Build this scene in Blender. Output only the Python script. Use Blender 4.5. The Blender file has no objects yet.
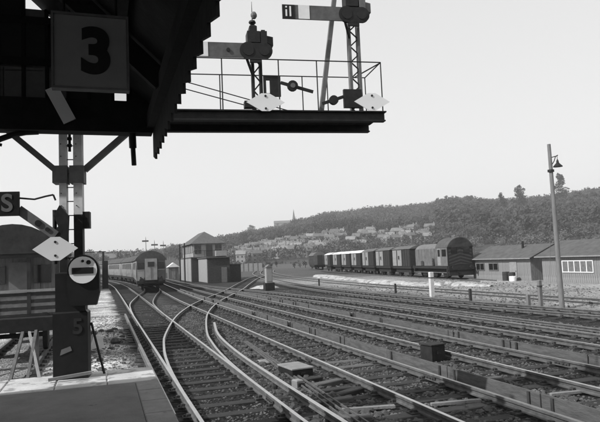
import bpy, math, random
from mathutils import Vector, Matrix, noise
random.seed(7)
R = math.radians
sc = bpy.context.scene
col = sc.collection

# ------------------------------------------------------------------ camera
CAM_Z = 2.45
YAW, PITCH, ROLL = R(18.396), R(4.542), R(2.4)
fwd = Vector((math.sin(YAW) * math.cos(PITCH), math.cos(YAW) * math.cos(PITCH), math.sin(PITCH)))
rgt = Vector((math.cos(YAW), -math.sin(YAW), 0))
upv = rgt.cross(fwd)
c_r = rgt * math.cos(ROLL) - upv * math.sin(ROLL)
c_u = rgt * math.sin(ROLL) + upv * math.cos(ROLL)
cd = bpy.data.cameras.new('camera')
cd.sensor_width = 36; cd.lens = 36.0; cd.clip_start = 0.05; cd.clip_end = 9000
cam = bpy.data.objects.new('camera', cd); col.objects.link(cam)
m = Matrix((c_r, c_u, -fwd)).transposed().to_4x4(); m.translation = (0, 0, CAM_Z)
cam.matrix_world = m
sc.camera = cam

# ------------------------------------------------------------------ sky and sun (a monochrome photograph: all light and colour is neutral)
SUN_EL, SUN_AZ = R(40), R(-10)            # azimuth from -X towards +Y
to_sun = Vector((-math.cos(SUN_EL) * math.cos(SUN_AZ), math.cos(SUN_EL) * math.sin(SUN_AZ), math.sin(SUN_EL)))
w = bpy.data.worlds.new('World'); sc.world = w; w.use_nodes = True
nt = w.node_tree; nt.nodes.clear()
sky = nt.nodes.new('ShaderNodeTexSky'); sky.sky_type = 'NISHITA'; sky.sun_disc = False
sky.sun_elevation = SUN_EL; sky.sun_rotation = math.atan2(to_sun.x, to_sun.y)
sky.air_density = 1.0; sky.dust_density = 2.0; sky.ozone_density = 1.0
bw = nt.nodes.new('ShaderNodeRGBToBW'); bg = nt.nodes.new('ShaderNodeBackground'); ow = nt.nodes.new('ShaderNodeOutputWorld')
bg.inputs['Strength'].default_value = 0.13
nt.links.new(sky.outputs[0], bw.inputs[0]); 
pw = nt.nodes.new('ShaderNodeMath'); pw.operation = 'POWER'; pw.inputs[1].default_value = .22      # a bright, even, hazy sky
ml = nt.nodes.new('ShaderNodeMath'); ml.operation = 'MULTIPLY'; ml.inputs[1].default_value = 5.2
nt.links.new(bw.outputs[0], pw.inputs[0]); nt.links.new(pw.outputs[0], ml.inputs[0]); nt.links.new(ml.outputs[0], bg.inputs[0]); nt.links.new(bg.outputs[0], ow.inputs[0])
sl = bpy.data.lights.new('sun', 'SUN'); sl.energy = 5.0; sl.angle = R(0.6); sl.color = (1, 1, 1)
sun = bpy.data.objects.new('sun', sl); col.objects.link(sun)
sun.rotation_euler = to_sun.to_track_quat('Z', 'Y').to_euler(); sun.location = to_sun * 60
vs = sc.view_settings
vs.view_transform = 'Standard'; vs.look = 'None'; vs.gamma = 1; vs.exposure = 0.0; vs.use_curve_mapping = False
try: sc.cycles.volume_bounces = 1; sc.cycles.max_bounces = 6
except Exception: pass

# ------------------------------------------------------------------ materials
def mat(name, a, b=None, scale=6.0, rough=.85, metal=0.0, bump=0.0, bscale=None, stretch=None, spots=None, spec=.3):
    """grey paint/wood/iron: albedo wanders between a and b"""
    m = bpy.data.materials.new(name); m.use_nodes = True
    n, l = m.node_tree.nodes, m.node_tree.links
    p = n['Principled BSDF']
    b = a if b is None else b
    k = .62 if b < .5 else .9
    a *= k; b *= k
    if spots: spots = (spots[0] * k, spots[1], spots[2])
    tc = n.new('ShaderNodeTexCoord'); src = tc.outputs['Object']
    if stretch:
        mp = n.new('ShaderNodeMapping'); mp.inputs['Scale'].default_value = stretch
        l.new(src, mp.inputs[0]); src = mp.outputs[0]
    t = n.new('ShaderNodeTexNoise'); t.inputs['Scale'].default_value = scale; t.inputs['Detail'].default_value = 7; t.inputs['Roughness'].default_value = .65
    l.new(src, t.inputs['Vector'])
    cr = n.new('ShaderNodeValToRGB')
    cr.color_ramp.elements[0].position = .32; cr.color_ramp.elements[1].position = .68
    cr.color_ramp.elements[0].color = (a, a, a, 1); cr.color_ramp.elements[1].color = (b, b, b, 1)
    l.new(t.outputs['Fac'], cr.inputs[0]); out = cr.outputs[0]
    if spots:                                   # chips, rust, soot: patches with a shape of their own
        t2 = n.new('ShaderNodeTexNoise'); t2.inputs['Scale'].default_value = spots[1]; t2.inputs['Detail'].default_value = 8
        l.new(src, t2.inputs['Vector'])
        r2 = n.new('ShaderNodeValToRGB'); r2.color_ramp.elements[0].position = spots[2]; r2.color_ramp.elements[1].position = spots[2] + .07
        l.new(t2.outputs['Fac'], r2.inputs[0])
        mx = n.new('ShaderNodeMixRGB'); mx.inputs[2].default_value = (spots[0],) * 3 + (1,)
        l.new(r2.outputs[0], mx.inputs[0]); l.new(out, mx.inputs[1]); out = mx.outputs[0]
    l.new(out, p.inputs['Base Color'])
    p.inputs['Roughness'].default_value = rough; p.inputs['Metallic'].default_value = metal
    p.inputs['Specular IOR Level'].default_value = spec
    if bump:
        t3 = n.new('ShaderNodeTexNoise'); t3.inputs['Scale'].default_value = bscale or scale * 4; t3.inputs['Detail'].default_value = 8
        l.new(src, t3.inputs['Vector'])
        bm_ = n.new('ShaderNodeBump'); bm_.inputs['Strength'].default_value = bump; bm_.inputs['Distance'].default_value = .02
        l.new(t3.outputs['Fac'], bm_.inputs['Height']); l.new(bm_.outputs[0], p.inputs['Normal'])
    return m

M = {}
M['rail_side'] = mat('rusty_rail', .09, .19, 5, .8, 0, .2)
M['rail_top'] = mat('polished_rail', .55, .7, 3, .32, 1.0)
M['rail_dull'] = mat('dull_rail_top', .22, .34, 3, .55, .4)
M['sleeper'] = mat('oiled_sleeper', .028, .075, 7, .8, 0, .6, 40, (.5, 6, 6), (.12, 9, .66))
M['sleeper_pale'] = mat('weathered_sleeper', .1, .22, 7, .9, 0, .6, 40, (.5, 6, 6))
M['chair'] = mat('cast_iron_chair', .05, .12, 14, .7, 0, .3)
M['board'] = mat('grey_guard_board', .09, .19, 5, .9, 0, .4, 30, (3, .5, 3), (.1, 5, .66))
M['stake'] = mat('dark_stake', .04, .08, 8)
M['iron'] = mat('black_iron', .012, .035, 8, .6, 0, .1)
M['iron_grey'] = mat('faded_numeral', .03, .045, 9)
M['soot'] = mat('sooty_timber', .010, .026, 6, .85, 0, .2)
M['black'] = mat('black_paint', .010, .02, 6, .5)
M['white'] = mat('white_paint', .78, .88, 6, .6, 0, .05, spots=(.35, 14, .7))
M['white_enamel'] = mat('white_enamel', .86, .92, 4, .35)
M['post_white'] = mat('weathered_white_post', .55, .8, 7, .7, 0, .1, spots=(.25, 11, .66))
M['red'] = mat('red_paint_as_grey', .12, .2, 7, .55)
M['grey_paint'] = mat('grey_paint', .16, .26, 6, .7)
M['sign'] = mat('sign_face', .36, .44, 4, .6)
M['lens'] = mat('signal_glass', .03, .04, 4, .15)
M['asphalt'] = mat('platform_asphalt', .19, .28, 2.2, .95, 0, .5, 60, None, (.11, 5, .68))
M['slab'] = mat('coping_slab', .26, .38, 4, .9, 0, .3, 40, None, (.2, 9, .66))
M['slab_white'] = mat('whitened_sunlit_slab', .42, .62, 2.2, .9, 0, .4, 40, None, (.3, 5, .57))
M['brick'] = mat('platform_brick', .1, .2, 9, .95, 0, .5)
M['dk_brick'] = mat('shade_dark_brick', .05, .1, 6, .95, 0, .4)
M['pale_wall'] = mat('pale_boards_lit_brick', .36, .49, 4, .8, 0, .2)
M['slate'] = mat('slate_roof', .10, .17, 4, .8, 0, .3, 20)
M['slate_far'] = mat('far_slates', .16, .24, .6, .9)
M['felt'] = mat('felt_roof', .1, .16, 2, .95, 0, .3)
M['hut_wood'] = mat('weathered_hut_boards', .22, .42, 4, .9, 0, .4, 20, (3, 3, .5), (.07, 3, .66))
M['hut_door'] = mat('pale_hut_door', .34, .44, 4, .9)
M['glass'] = mat('dark_window', .015, .03, 3, .12, spec=.6)
M['glass_grey'] = mat('dusty_window', .16, .28, 5, .3)
M['emu_side'] = mat('coach_paint', .26, .38, 1.2, .5, 0, .05, None, (1, .3, 2), (.15, 2.5, .6))
M['emu_front'] = mat('coach_end_paint', .1, .17, 2, .5)
M['emu_pale'] = mat('pale_warning_panel', .3, .42, 3, .55, spots=(.35, 6, .66))
M['coach_roof'] = mat('coach_roof', .06, .12, 2, .85)
M['under'] = mat('brake_dust', .02, .045, 5, .9)
M['loco'] = mat('loco_shaded_paint', .018, .035, 2, .5, 0, .05)
M['loco_side'] = mat('loco_lit_side_paint', .14, .24, 2.5, .5, 0, .05, spots=(.07, 4, .66))
M['stripe'] = mat('chevron_stripe', .05, .085, 3, .6)
M['loco_roof'] = mat('loco_roof', .08, .13, 2, .7)
M['van_dark'] = mat('van_dark_planks', .03, .06, 4, .85, 0, .2)
M['van_pale'] = mat('van_pale_door', .3, .42, 3, .8, 0, .2, spots=(.16, 3, .64))
M['van_roof'] = mat('van_roof', .12, .2, 2, .9)
M['van_roof_white'] = mat('van_white_roof', .7, .82, 2, .8)
M['concrete'] = mat('pale_concrete', .5, .64, 5, .9, 0, .3)
M['mast'] = mat('wooden_mast', .2, .32, 4, .9, 0, .3, 20, (4, 4, .5))
M['timber'] = mat('bare_timber', .3, .42, 4, .9, 0, .3, 20)
M['lime'] = mat('lime_spill', .24, .5, 2.5, 1, 0, .9, 10, None, (.16, 1.2, .56))
M['stone'] = mat('ballast_stone', .04, .24, 2.5, .95)
M['bark'] = mat('bark', .05, .09, 4, .95)
M['leaf'] = mat('hill_foliage', .022, .10, .035, .95)
M['leaf_dark'] = mat('evergreen_foliage', .018, .04, .05, .95)
M['leaf_pale'] = mat('bare_twigs', .1, .17, .05, .95)
M['house_white'] = mat('far_white_render', .34, .49, .3, .9)
M['house_grey'] = mat('far_brick', .22, .32, .3, .9)
M['house_pale'] = mat('far_pale_wall', .26, .4, .3, .9)
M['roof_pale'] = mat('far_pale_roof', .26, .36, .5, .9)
M['hillside'] = mat('hillside_soil', .03, .08, .03, 1)

def pane_mat(name, a, alpha):
    m = mat(name, a, a * 1.6, 5, .6)
    n, l = m.node_tree.nodes, m.node_tree.links
    p = n['Principled BSDF']; out = n['Material Output']
    tr = n.new('ShaderNodeBsdfTransparent'); mx = n.new('ShaderNodeMixShader'); mx.inputs[0].default_value = alpha
    l.new(tr.outputs[0], mx.inputs[1]); l.new(p.outputs[0], mx.inputs[2]); l.new(mx.outputs[0], out.inputs['Surface'])
    return m
M['pane_sooty'] = pane_mat('sooty_pane', .02, .985)
M['pane_grimy'] = pane_mat('grimy_pane', .05, .93)
M['pane_clear'] = pane_mat('clean_pane', .1, .1)

# ------------------------------------------------------------------ mesh helpers
class MB:
    def __init__(s): s.v = []; s.f = []; s.mi = []
    def add(s, vs, fs, k=0):
        o = len(s.v); s.v += [tuple(p) for p in vs]; s.f += [tuple(i + o for i in q) for q in fs]; s.mi += [k] * len(fs); return s
    def box(s, x0, x1, y0, y1, z0, z1, k=0):
        return s.add([(x0,y0,z0),(x1,y0,z0),(x1,y1,z0),(x0,y1,z0),(x0,y0,z1),(x1,y0,z1),(x1,y1,z1),(x0,y1,z1)],
                     [(0,3,2,1),(4,5,6,7),(0,1,5,4),(1,2,6,5),(2,3,7,6),(3,0,4,7)], k)
    def cbox(s, x0, x1, y0, y1, z0, z1, c, k=0):
        """box with chamfered top edges"""
        return s.add([(x0,y0,z0),(x1,y0,z0),(x1,y1,z0),(x0,y1,z0),(x0,y0,z1-c),(x1,y0,z1-c),(x1,y1,z1-c),(x0,y1,z1-c),
                      (x0+c,y0+c,z1),(x1-c,y0+c,z1),(x1-c,y1-c,z1),(x0+c,y1-c,z1)],
                     [(0,3,2,1),(8,9,10,11),(0,1,5,4),(1,2,6,5),(2,3,7,6),(3,0,4,7),(4,5,9,8),(5,6,10,9),(6,7,11,10),(7,4,8,11)], k)
    def beam(s, p, q, w, h, k=0, up=(0, 0, 1)):
        p, q = Vector(p), Vector(q); d = (q - p).normalized(); u = Vector(up)
        if abs(d.dot(u)) > .99: u = Vector((0, 1, 0))
        a = d.cross(u).normalized() * (w / 2); b = a.cross(d).normalized() * (h / 2)
        return s.add([p-a-b, p+a-b, p+a+b, p-a+b, q-a-b, q+a-b, q+a+b, q-a+b],
                     [(0,1,2,3),(7,6,5,4),(0,4,5,1),(1,5,6,2),(2,6,7,3),(3,7,4,0)], k)
    def tube(s, p, q, r, n=8, r2=None, k=0):
        p, q = Vector(p), Vector(q); d = (q - p).normalized(); r2 = r if r2 is None else r2
        u = Vector((0, 0, 1)) if abs(d.z) < .9 else Vector((1, 0, 0))
        a = d.cross(u).normalized(); b = d.cross(a)
        vs = []
        for c, rr in ((p, r), (q, r2)):
            for i in range(n):
                t = 2 * math.pi * i / n; vs.append(c + a * (rr * math.cos(t)) + b * (rr * math.sin(t)))
        fs = [(i, (i+1) % n, n + (i+1) % n, n + i) for i in range(n)] + [tuple(range(n-1, -1, -1)), tuple(range(n, 2*n))]
        return s.add(vs, fs, k)
    def path(s, pts, r, n=6, k=0):
        for a, b in zip(pts, pts[1:]): s.tube(a, b, r, n, None, k)
        return s
    def lathe(s, prof, c=(0, 0, 0), n=12, k=0):
        vs = []; fs = []
        for r, z in prof:
            for i in range(n):
                t = 2 * math.pi * i / n; vs.append((c[0] + r * math.cos(t), c[1] + r * math.sin(t), c[2] + z))
        for j in range(len(prof) - 1):
            for i in range(n):
                fs.append((j*n+i, j*n+(i+1) % n, (j+1)*n+(i+1) % n, (j+1)*n+i))
        fs += [tuple(range(n-1, -1, -1)), tuple((len(prof)-1)*n + i for i in range(n))]
        return s.add(vs, fs, k)
    def prism(s, poly, axis, a, b, k=0):
        """poly: 2-D outline. axis 'y': (x,z) pushed along y; 'x': (y,z) along x; 'z': (x,y) along z"""
        def P(p, t): return {'y': (p[0], t, p[1]), 'x': (t, p[0], p[1]), 'z': (p[0], p[1], t)}[axis]
        n = len(poly)
        vs = [P(p, a) for p in poly] + [P(p, b) for p in poly]
        fs = [tuple(range(n)), tuple(range(2*n-1, n-1, -1))] + [(i, n+i, n+(i+1) % n, (i+1) % n) for i in range(n)]
        return s.add(vs, fs, k)
    def mesh(s, name, mats, smooth=False):
        me = bpy.data.meshes.new(name); me.from_pydata(s.v, [], s.f)
        for q in (mats if isinstance(mats, (list, tuple)) else [mats]): me.materials.append(M[q] if isinstance(q, str) else q)
        if any(s.mi): me.polygons.foreach_set('material_index', s.mi)
        import bmesh
        b = bmesh.new(); b.from_mesh(me); bmesh.ops.recalc_face_normals(b, faces=b.faces); b.to_mesh(me); b.free()
        if smooth:
            for p in me.polygons: p.use_smooth = True
        me.update(); return me
    def build(s, name, mats, parent=None, loc=(0, 0, 0), rz=0, smooth=False):
        return put(name, s.mesh(name, mats, smooth), parent, loc, rz)

def put(name, me, parent=None, loc=(0, 0, 0), rz=0, rot=None):
    o = bpy.data.objects.new(name, me); col.objects.link(o)
    o.location = loc; o.rotation_euler = rot if rot else (0, 0, rz)
    if parent: o.parent = parent
    return o
def tag(o, label=None, cat=None, group=None, kind=None):
    for k, v in (('label', label), ('category', cat), ('group', group), ('kind', kind)):
        if v: o[k] = v
    return o
def thing(name, label, cat, loc=(0, 0, 0), rz=0, group=None):
    o = bpy.data.objects.new(name, None); col.objects.link(o); o.empty_display_size = .3
    o.location = loc; o.rotation_euler = (0, 0, rz)
    return tag(o, label, cat, group)
def arc(cx, cz, r, a0, a1, n): return [(cx + r * math.cos(a0 + (a1 - a0) * i / n), cz + r * math.sin(a0 + (a1 - a0) * i / n)) for i in range(n + 1)]
def letter(ch, size, name, material, parent, loc, rot, offset=0.0, depth=.004):
    cu = bpy.data.curves.new(name, 'FONT'); cu.body = ch; cu.size = size; cu.align_x = 'CENTER'; cu.align_y = 'CENTER'
    cu.extrude = depth; cu.offset = offset
    t = bpy.data.objects.new('tmp', cu); col.objects.link(t)
    bpy.context.view_layer.update()
    me = bpy.data.meshes.new_from_object(t.evaluated_get(bpy.context.evaluated_depsgraph_get()))
    bpy.data.objects.remove(t); bpy.data.curves.remove(cu)
    me.materials.clear(); me.materials.append(M[material])
    return put(name, me, parent, loc, 0, rot)

def spline(pts, step=1.0):
    P = [Vector((p[0], p[1], 0)) for p in pts]
    P = [P[0] * 2 - P[1]] + P + [P[-1] * 2 - P[-2]]
    out = []
    for i in range(1, len(P) - 2):
        a, b, c, d = P[i-1:i+3]
        n = max(1, int((c - b).length / step))
        for k in range(n):
            t = k / n
            out.append(.5 * ((2*b) + (c-a)*t + (2*a-5*b+4*c-d)*t*t + (3*b-a-3*c+d)*t**3))
    out.append(P[-2]); return out
def offset(path, d):
    out = []
    for i, p in enumerate(path):
        t = (path[min(i+1, len(path)-1)] - path[max(i-1, 0)]).normalized()
        out.append(p + Vector((t.y, -t.x, 0)) * d)
    return out
RAILP = [(-.033, 0), (.033, 0), (.037, -.012), (.037, -.045), (.011, -.058), (.011, -.105), (.037, -.12), (.037, -.145), (-.037, -.145), (-.037, -.12), (-.011, -.105), (-.011, -.058), (-.037, -.045), (-.037, -.012)]
def sweep(path, prof, dz=0, topk=1):
    mb = MB(); n = len(prof); vs = []
    for i, p in enumerate(path):
        t = (path[min(i+1, len(path)-1)] - path[max(i-1, 0)]).normalized()
        s_ = Vector((t.y, -t.x, 0))
        for (x, z) in prof: vs.append((p.x + s_.x * x, p.y + s_.y * x, p.z + z + dz))
    for i in range(len(path) - 1):
        for j in range(n):
            mb.add([], []); mb.f.append((i*n+j, i*n+(j+1) % n, (i+1)*n+(j+1) % n, (i+1)*n+j)); mb.mi.append(topk if j == 0 else 0)
    mb.v = [tuple(v) for v in vs]
    mb.f.append(tuple(range(n))); mb.mi.append(0); mb.f.append(tuple((len(path)-1)*n + j for j in range(n-1, -1, -1))); mb.mi.append(0)
    return mb

# ------------------------------------------------------------------ ground
def fb(x, y, s, o=0): return noise.fractal(Vector((x * s, y * s, o)), 1.0, 2.0, 4)
def sstep(a, b, x):
    t = max(0, min(1, (x - a) / (b - a))); return t * t * (3 - 2 * t)
def ground_z(x, y):
    d = math.hypot(x, y)
    fade = 1 - sstep(60, 110, d)
    z = -.205 + .022 * fb(x, y, 1.6) * fade
    for c in (3.9, 7.25, 10.9):                                  # ballast shoulders between the tracks
        z += .035 * math.exp(-((x - c) / .45) ** 2) * fade
    z += .10 * sstep(18.2, 19.6, x) * fade + .05 * sstep(1.0, .4, x) * fade
    return z - .35 * (1 - fade) * 0
def ground_tone(x, y):
    t = .085 + .03 * fb(x, y, .35, 3)
    t += .04 * max(0, fb(x, y, 1.1, 9))
    yard = sstep(18.3, 20.2, x + .5 * fb(x, y, .5, 5)) * (1 - .8 * sstep(62, 95, math.hypot(x, y)))
    t *= 1 - .4 * math.exp(-((x - 2.2) / .9) ** 2)
    t = t * (1 - yard) + yard * (.44 + .2 * fb(x, y * .35, .6, 2))
    lef = sstep(1.05, .35, x + .45 * fb(x, y, .8, 4)) * sstep(95, 60, y)
    t = t * (1 - lef) + lef * max(.06, .66 + .5 * fb(x, y, .55, 6))
    bay = sstep(-1.1, -1.6, x) * sstep(-3.6, -3.1, x)
    t = t * (1 - .55 * bay) + .55 * bay * .09
    six = math.exp(-((x - 3.95) / .5) ** 2) + math.exp(-((x - 5.65) / .7) ** 2) * .6
    t += .05 * six * (.5 + fb(x, y, .9, 8)) * (1 - yard)
    return max(.016, t * .47) if x < 18.4 and x > 1 else max(.02, t * .6)
def coords(fine0, fine1, step, far0, far1):
    c = []; x = fine0; s = step
    while x > far0: s *= 1.35; x -= s; c.append(max(x, far0))
    c.reverse(); n = int((fine1 - fine0) / step)
    c += [fine0 + i * step for i in range(n + 1)]
    x = c[-1]; s = step
    while x < far1: s *= 1.35; x += s; c.append(min(x, far1))
    return c
GX = coords(-5, 13, .13, -2500, 3500); GY = coords(5, 62, .2, -1500, 5000)
vs = [(x, y, ground_z(x, y)) for y in GY for x in GX]
nx = len(GX)
fs = [(j*nx+i, j*nx+i+1, (j+1)*nx+i+1, (j+1)*nx+i) for j in range(len(GY)-1) for i in range(nx-1)]
me = bpy.data.meshes.new('ground'); me.from_pydata(vs, [], fs)
at = me.attributes.new('tone', 'FLOAT', 'POINT'); at.data.foreach_set('value', [ground_tone(x, y) for (x, y, z) in vs])
for p in me.polygons: p.use_smooth = True
gm = bpy.data.materials.new('ash_and_ballast'); gm.use_nodes = True
n, l = gm.node_tree.nodes, gm.node_tree.links
p = n['Principled BSDF']; p.inputs['Roughness'].default_value = 1; p.inputs['Specular IOR Level'].default_value = .1
an = n.new('ShaderNodeAttribute'); an.attribute_name = 'tone'
tc = n.new('ShaderNodeTexCoord')
vo = n.new('ShaderNodeTexVoronoi'); vo.inputs['Scale'].default_value = 19; l.new(tc.outputs['Object'], vo.inputs['Vector'])
no = n.new('ShaderNodeTexNoise'); no.inputs['Scale'].default_value = 5; no.inputs['Detail'].default_value = 10; no.inputs['Roughness'].default_value = .75; l.new(tc.outputs['Object'], no.inputs['Vector'])
bwn = n.new('ShaderNodeRGBToBW'); l.new(vo.outputs['Color'], bwn.inputs[0])
mr = n.new('ShaderNodeMapRange'); mr.inputs[1].default_value = 0; mr.inputs[2].default_value = 1; mr.inputs[3].default_value = .45; mr.inputs[4].default_value = 1.55
l.new(bwn.outputs[0], mr.inputs[0])
m2 = n.new('ShaderNodeMapRange'); m2.inputs[1].default_value = .3; m2.inputs[2].default_value = .7; m2.inputs[3].default_value = .4; m2.inputs[4].default_value = 1.6
l.new(no.outputs['Fac'], m2.inputs[0])
mu = n.new('ShaderNodeMath'); mu.operation = 'MULTIPLY'; l.new(an.outputs['Fac'], mu.inputs[0]); l.new(mr.outputs[0], mu.inputs[1])
mu2 = n.new('ShaderNodeMath'); mu2.operation = 'MULTIPLY'; l.new(mu.outputs[0], mu2.inputs[0]); l.new(m2.outputs[0], mu2.inputs[1])
l.new(mu2.outputs[0], p.inputs['Base Color'])
bu = n.new('ShaderNodeBump'); bu.inputs['Strength'].default_value = .9; bu.inputs['Distance'].default_value = .05
l.new(vo.outputs['Distance'], bu.inputs['Height'])
bu2 = n.new('ShaderNodeBump'); bu2.inputs['Strength'].default_value = .6; bu2.inputs['Distance'].default_value = .06
l.new(no.outputs['Fac'], bu2.inputs['Height']); l.new(bu.outputs[0], bu2.inputs['Normal']); l.new(bu2.outputs[0], p.inputs['Normal'])
me.materials.append(gm)
tag(put('ground', me), kind='structure')

# loose ballast stones near the camera
_t = (1 + 5 ** .5) / 2; _n = (1 + _t * _t) ** .5
ICO_V = [(a / _n, b / _n, c / _n) for a, b, c in ((-1,_t,0),(1,_t,0),(-1,-_t,0),(1,-_t,0),(0,-1,_t),(0,1,_t),(0,-1,-_t),(0,1,-_t),(_t,0,-1),(_t,0,1),(-_t,0,-1),(-_t,0,1))]
ICO_F = [(0,11,5),(0,5,1),(0,1,7),(0,7,10),(0,10,11),(1,5,9),(5,11,4),(11,10,2),(10,7,6),(7,1,8),(3,9,4),(3,4,2),(3,2,6),(3,6,8),(3,8,9),(4,9,5),(2,4,11),(6,2,10),(8,6,7),(9,8,1)]
def stones(name, label, spec, seed, material='stone'):
    rnd = random.Random(seed); vs = []; fs = []
    for (x0, x1, y0, y1, count, s0, s1) in spec:
        for _ in range(count):
            x = rnd.uniform(x0, x1); y = y0 + (y1 - y0) * rnd.random() ** 1.5; s = rnd.uniform(s0, s1)
            z = ground_z(x, y) + s * .12; o = len(vs); a = rnd.uniform(0, 6.3)
            ca, sa = math.cos(a), math.sin(a); fx, fy, fz = rnd.uniform(.7, 1.25), rnd.uniform(.7, 1.25), rnd.uniform(.45, .8)
            for q in ICO_V:
                k = s * rnd.uniform(.8, 1.12); u_, v_ = q[0] * fx, q[1] * fy
                vs.append((x + k*(u_*ca - v_*sa), y + k*(u_*sa + v_*ca), z + k*q[2]*fz))
            for q in ICO_F: fs.append((q[0] + o, q[1] + o, q[2] + o))
    me = bpy.data.meshes.new(name); me.from_pydata(vs, [], fs); me.materials.append(M[material])
    return tag(put(name, me), label, 'ballast', kind='stuff')
stones('ballast_stones', 'loose broken ballast stones strewn between the rails', [
    (3.0, 4.8, 7, 40, 5200, .02, .05), (1.5, 2.8, 10, 40, 1600, .015, .035), (5.0, 6.3, 6.5, 40, 3200, .02, .045), (6.5, 8.1, 7, 45, 4200, .02, .045),
    (8.3, 9.5, 8, 40, 2400, .02, .045), (10.2, 15.5, 9, 50, 5200, .02, .05), (-1.4, .9, 9.9, 34, 3000, .015, .04), (18, 30, 18, 50, 2600, .02, .07)], 3)
# broken lumps and clods
stones('ash_clods', 'dark clods of ash heaped in the six-foot ways', [(3.1, 4.7, 8, 24, 260, .06, .12), (5.1, 6.2, 7, 22, 120, .05, .1), (6.8, 8.0, 8, 24, 160, .05, .1), (-1.2, .8, 10.5, 28, 60, .06, .16)], 5, 'chair')

# ------------------------------------------------------------------ railway tracks
G2 = .725
slp_me = MB().cbox(-1.3, 1.3, -.127, .127, -.31, -.172, .012).mesh('sleeper', 'sleeper')
slp_pale = MB().cbox(-1.3, 1.3, -.127, .127, -.31, -.168, .012).mesh('sleeper', 'sleeper_pale')
def track(label, centre, y_sleep=(5, 45), polished=True, name='railway_track', pale=(), sleepers=True, far_to=None, seed=1, dz=0):
    rnd = random.Random(seed)
    t = thing(name, label, 'railway track', (centre[0].x, centre[0].y, 0))
    o = Vector((centre[0].x, centre[0].y, 0))
    loc = [p - o for p in centre]
    for s in (-1, 1):
        sweep(offset(loc, s * G2), RAILP, dz).build('rail', ['rail_side', 'rail_top' if polished else 'rail_dull'], t)
    if polished and sleepers:
        for s in (-1, 1):
            q = offset(loc, s * G2)
            for k in range(3 if s < 0 else 2, len(q) - 1, 6):
                if not 6 < q[k].y + o.y < 40: continue
                d = (q[k+1] - q[k]).normalized()
                for e in (-1, 1):
                    c = q[k] + Vector((d.y, -d.x, 0)) * (e * .03) + Vector((0, 0, -.082))
                    f_ = MB().beam(c - d * .23, c + d * .23, .03, .055)
                    for b in (-.16, -.06, .06, .16): f_.tube(c + d * b, c + d * b + Vector((d.y, -d.x, 0)) * (e * .035), .016, 6)
                    f_.build('fishplate', 'chair', t)
    if not sleepers: return t
    ch = MB(); far = MB(); acc = 0; k = 0; nfar = 0
    for a, b in zip(loc, loc[1:]):
        d = (b - a); L = d.length; u = d / L
        while acc < L:
            p = a + u * acc; ang = math.atan2(u.y, u.x) - math.pi / 2; wy = p.y + o.y
            nrm = Vector((u.y, -u.x, 0))
            if y_sleep[0] <= wy <= y_sleep[1]:
                ob = put('sleeper', slp_pale if k in pale else slp_me, t, (p.x + rnd.uniform(-.05, .05), p.y, rnd.uniform(-.012, .004)), ang + rnd.uniform(-.012, .012))
                for s in (-1, 1):
                    c = p + nrm * (s * G2)
                    ch.beam(c - nrm * .17 + Vector((0, 0, -.157)), c + nrm * .17 + Vector((0, 0, -.157)), .19, .03)
                    for q in (-1, 1):
                        e = c + nrm * (q * .075)
                        ch.beam(e + Vector((0, 0, -.145)), e + Vector((0, 0, -.085 - .02 * rnd.random())), .06, .085)
                        e = c + nrm * (q * .14)
                        ch.tube(e + Vector((0, 0, -.15)), e + Vector((0, 0, -.11)), .022, 6)
            elif far_to and y_sleep[1] < wy < far_to:
                far.beam(p - nrm * 1.3 + Vector((0, 0, -.22)), p + nrm * 1.3 + Vector((0, 0, -.22)), .25, .1); nfar += 1
            acc += .76; k += 1
        acc -= L
    if ch.v: tag(ch.build('rail_chairs', 'chair', t), kind='stuff')
    if nfar: tag(far.build('distant_sleepers', 'sleeper', t), kind='stuff')
    return t
V = lambda *ps: [Vector((p[0], p[1], 0)) for p in ps]
T1 = spline([(2.16, 4.5), (2.16, 30), (2.16, 60), (2.0, 78), (1.2, 100), (-1.4, 130), (-6.5, 165), (-16, 210)], 3)
T2 = spline([(5.65, 4.5), (5.65, 30), (5.7, 45), (6.4, 70), (7.2, 100), (6.5, 140), (2, 190)], 3)
T3 = spline([(8.89, 4.5), (8.89, 30), (8.95, 50), (9.3, 75), (9.9, 110), (9.5, 150), (6, 200)], 3)
T4 = spline([(12.45, 4.5), (12.45, 20), (12.42, 31), (11.7, 44), (10.4, 58), (9.4, 74)], 2)
T5 = spline([(18.6, 6), (17.5, 17), (16.7, 26), (16.35, 36), (16.9, 48), (18.9, 65), (22.4, 85), (28, 112), (37, 145)], 2)
T6 = spline([(21.4, 6), (21.4, 25), (21.7, 45), (23, 65), (26, 88), (31.5, 115), (40, 145)], 2)
T7 = spline([(30.6, 43), (31.55, 48.5), (32.6, 57), (33.5, 64), (35.0, 74), (36.7, 84), (39.6, 101), (44.5, 122), (52, 148)], 2)
BAY = spline([(-2.4, 16.4), (-2.4, 40), (-2.2, 60), (-2.0, 85), (-2.6, 110), (-6, 150)], 3)
track('near running line beside the platform edge with points leading off it', T1, (5, 60), far_to=140, seed=1)
track('second running line counting from the platform edge', T2, (5, 52), far_to=120, seed=2, pale=(6, 12, 13))
track('third running line with a dark box beside its left rail', T3, (5, 46), far_to=120, seed=3, pale=(6, 7))
track('fourth running line bending to join the third near the pale cabinet', T4, (9, 46), seed=4, far_to=70)
track('siding curving past the tall lamp post on its near side', T5, (12, 42), polished=True, seed=5, far_to=90)
track('pale yard siding behind the row of posts', T6, (16, 40), polished=True, seed=6, far_to=90)
track('siding that carries the shunting locomotive and goods vans', T7, (44, 70), polished=False, seed=7, far_to=110)
track('bay line ending at the buffer stop behind the platform end', BAY, (16, 50), polished=False, seed=8, far_to=90)
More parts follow.
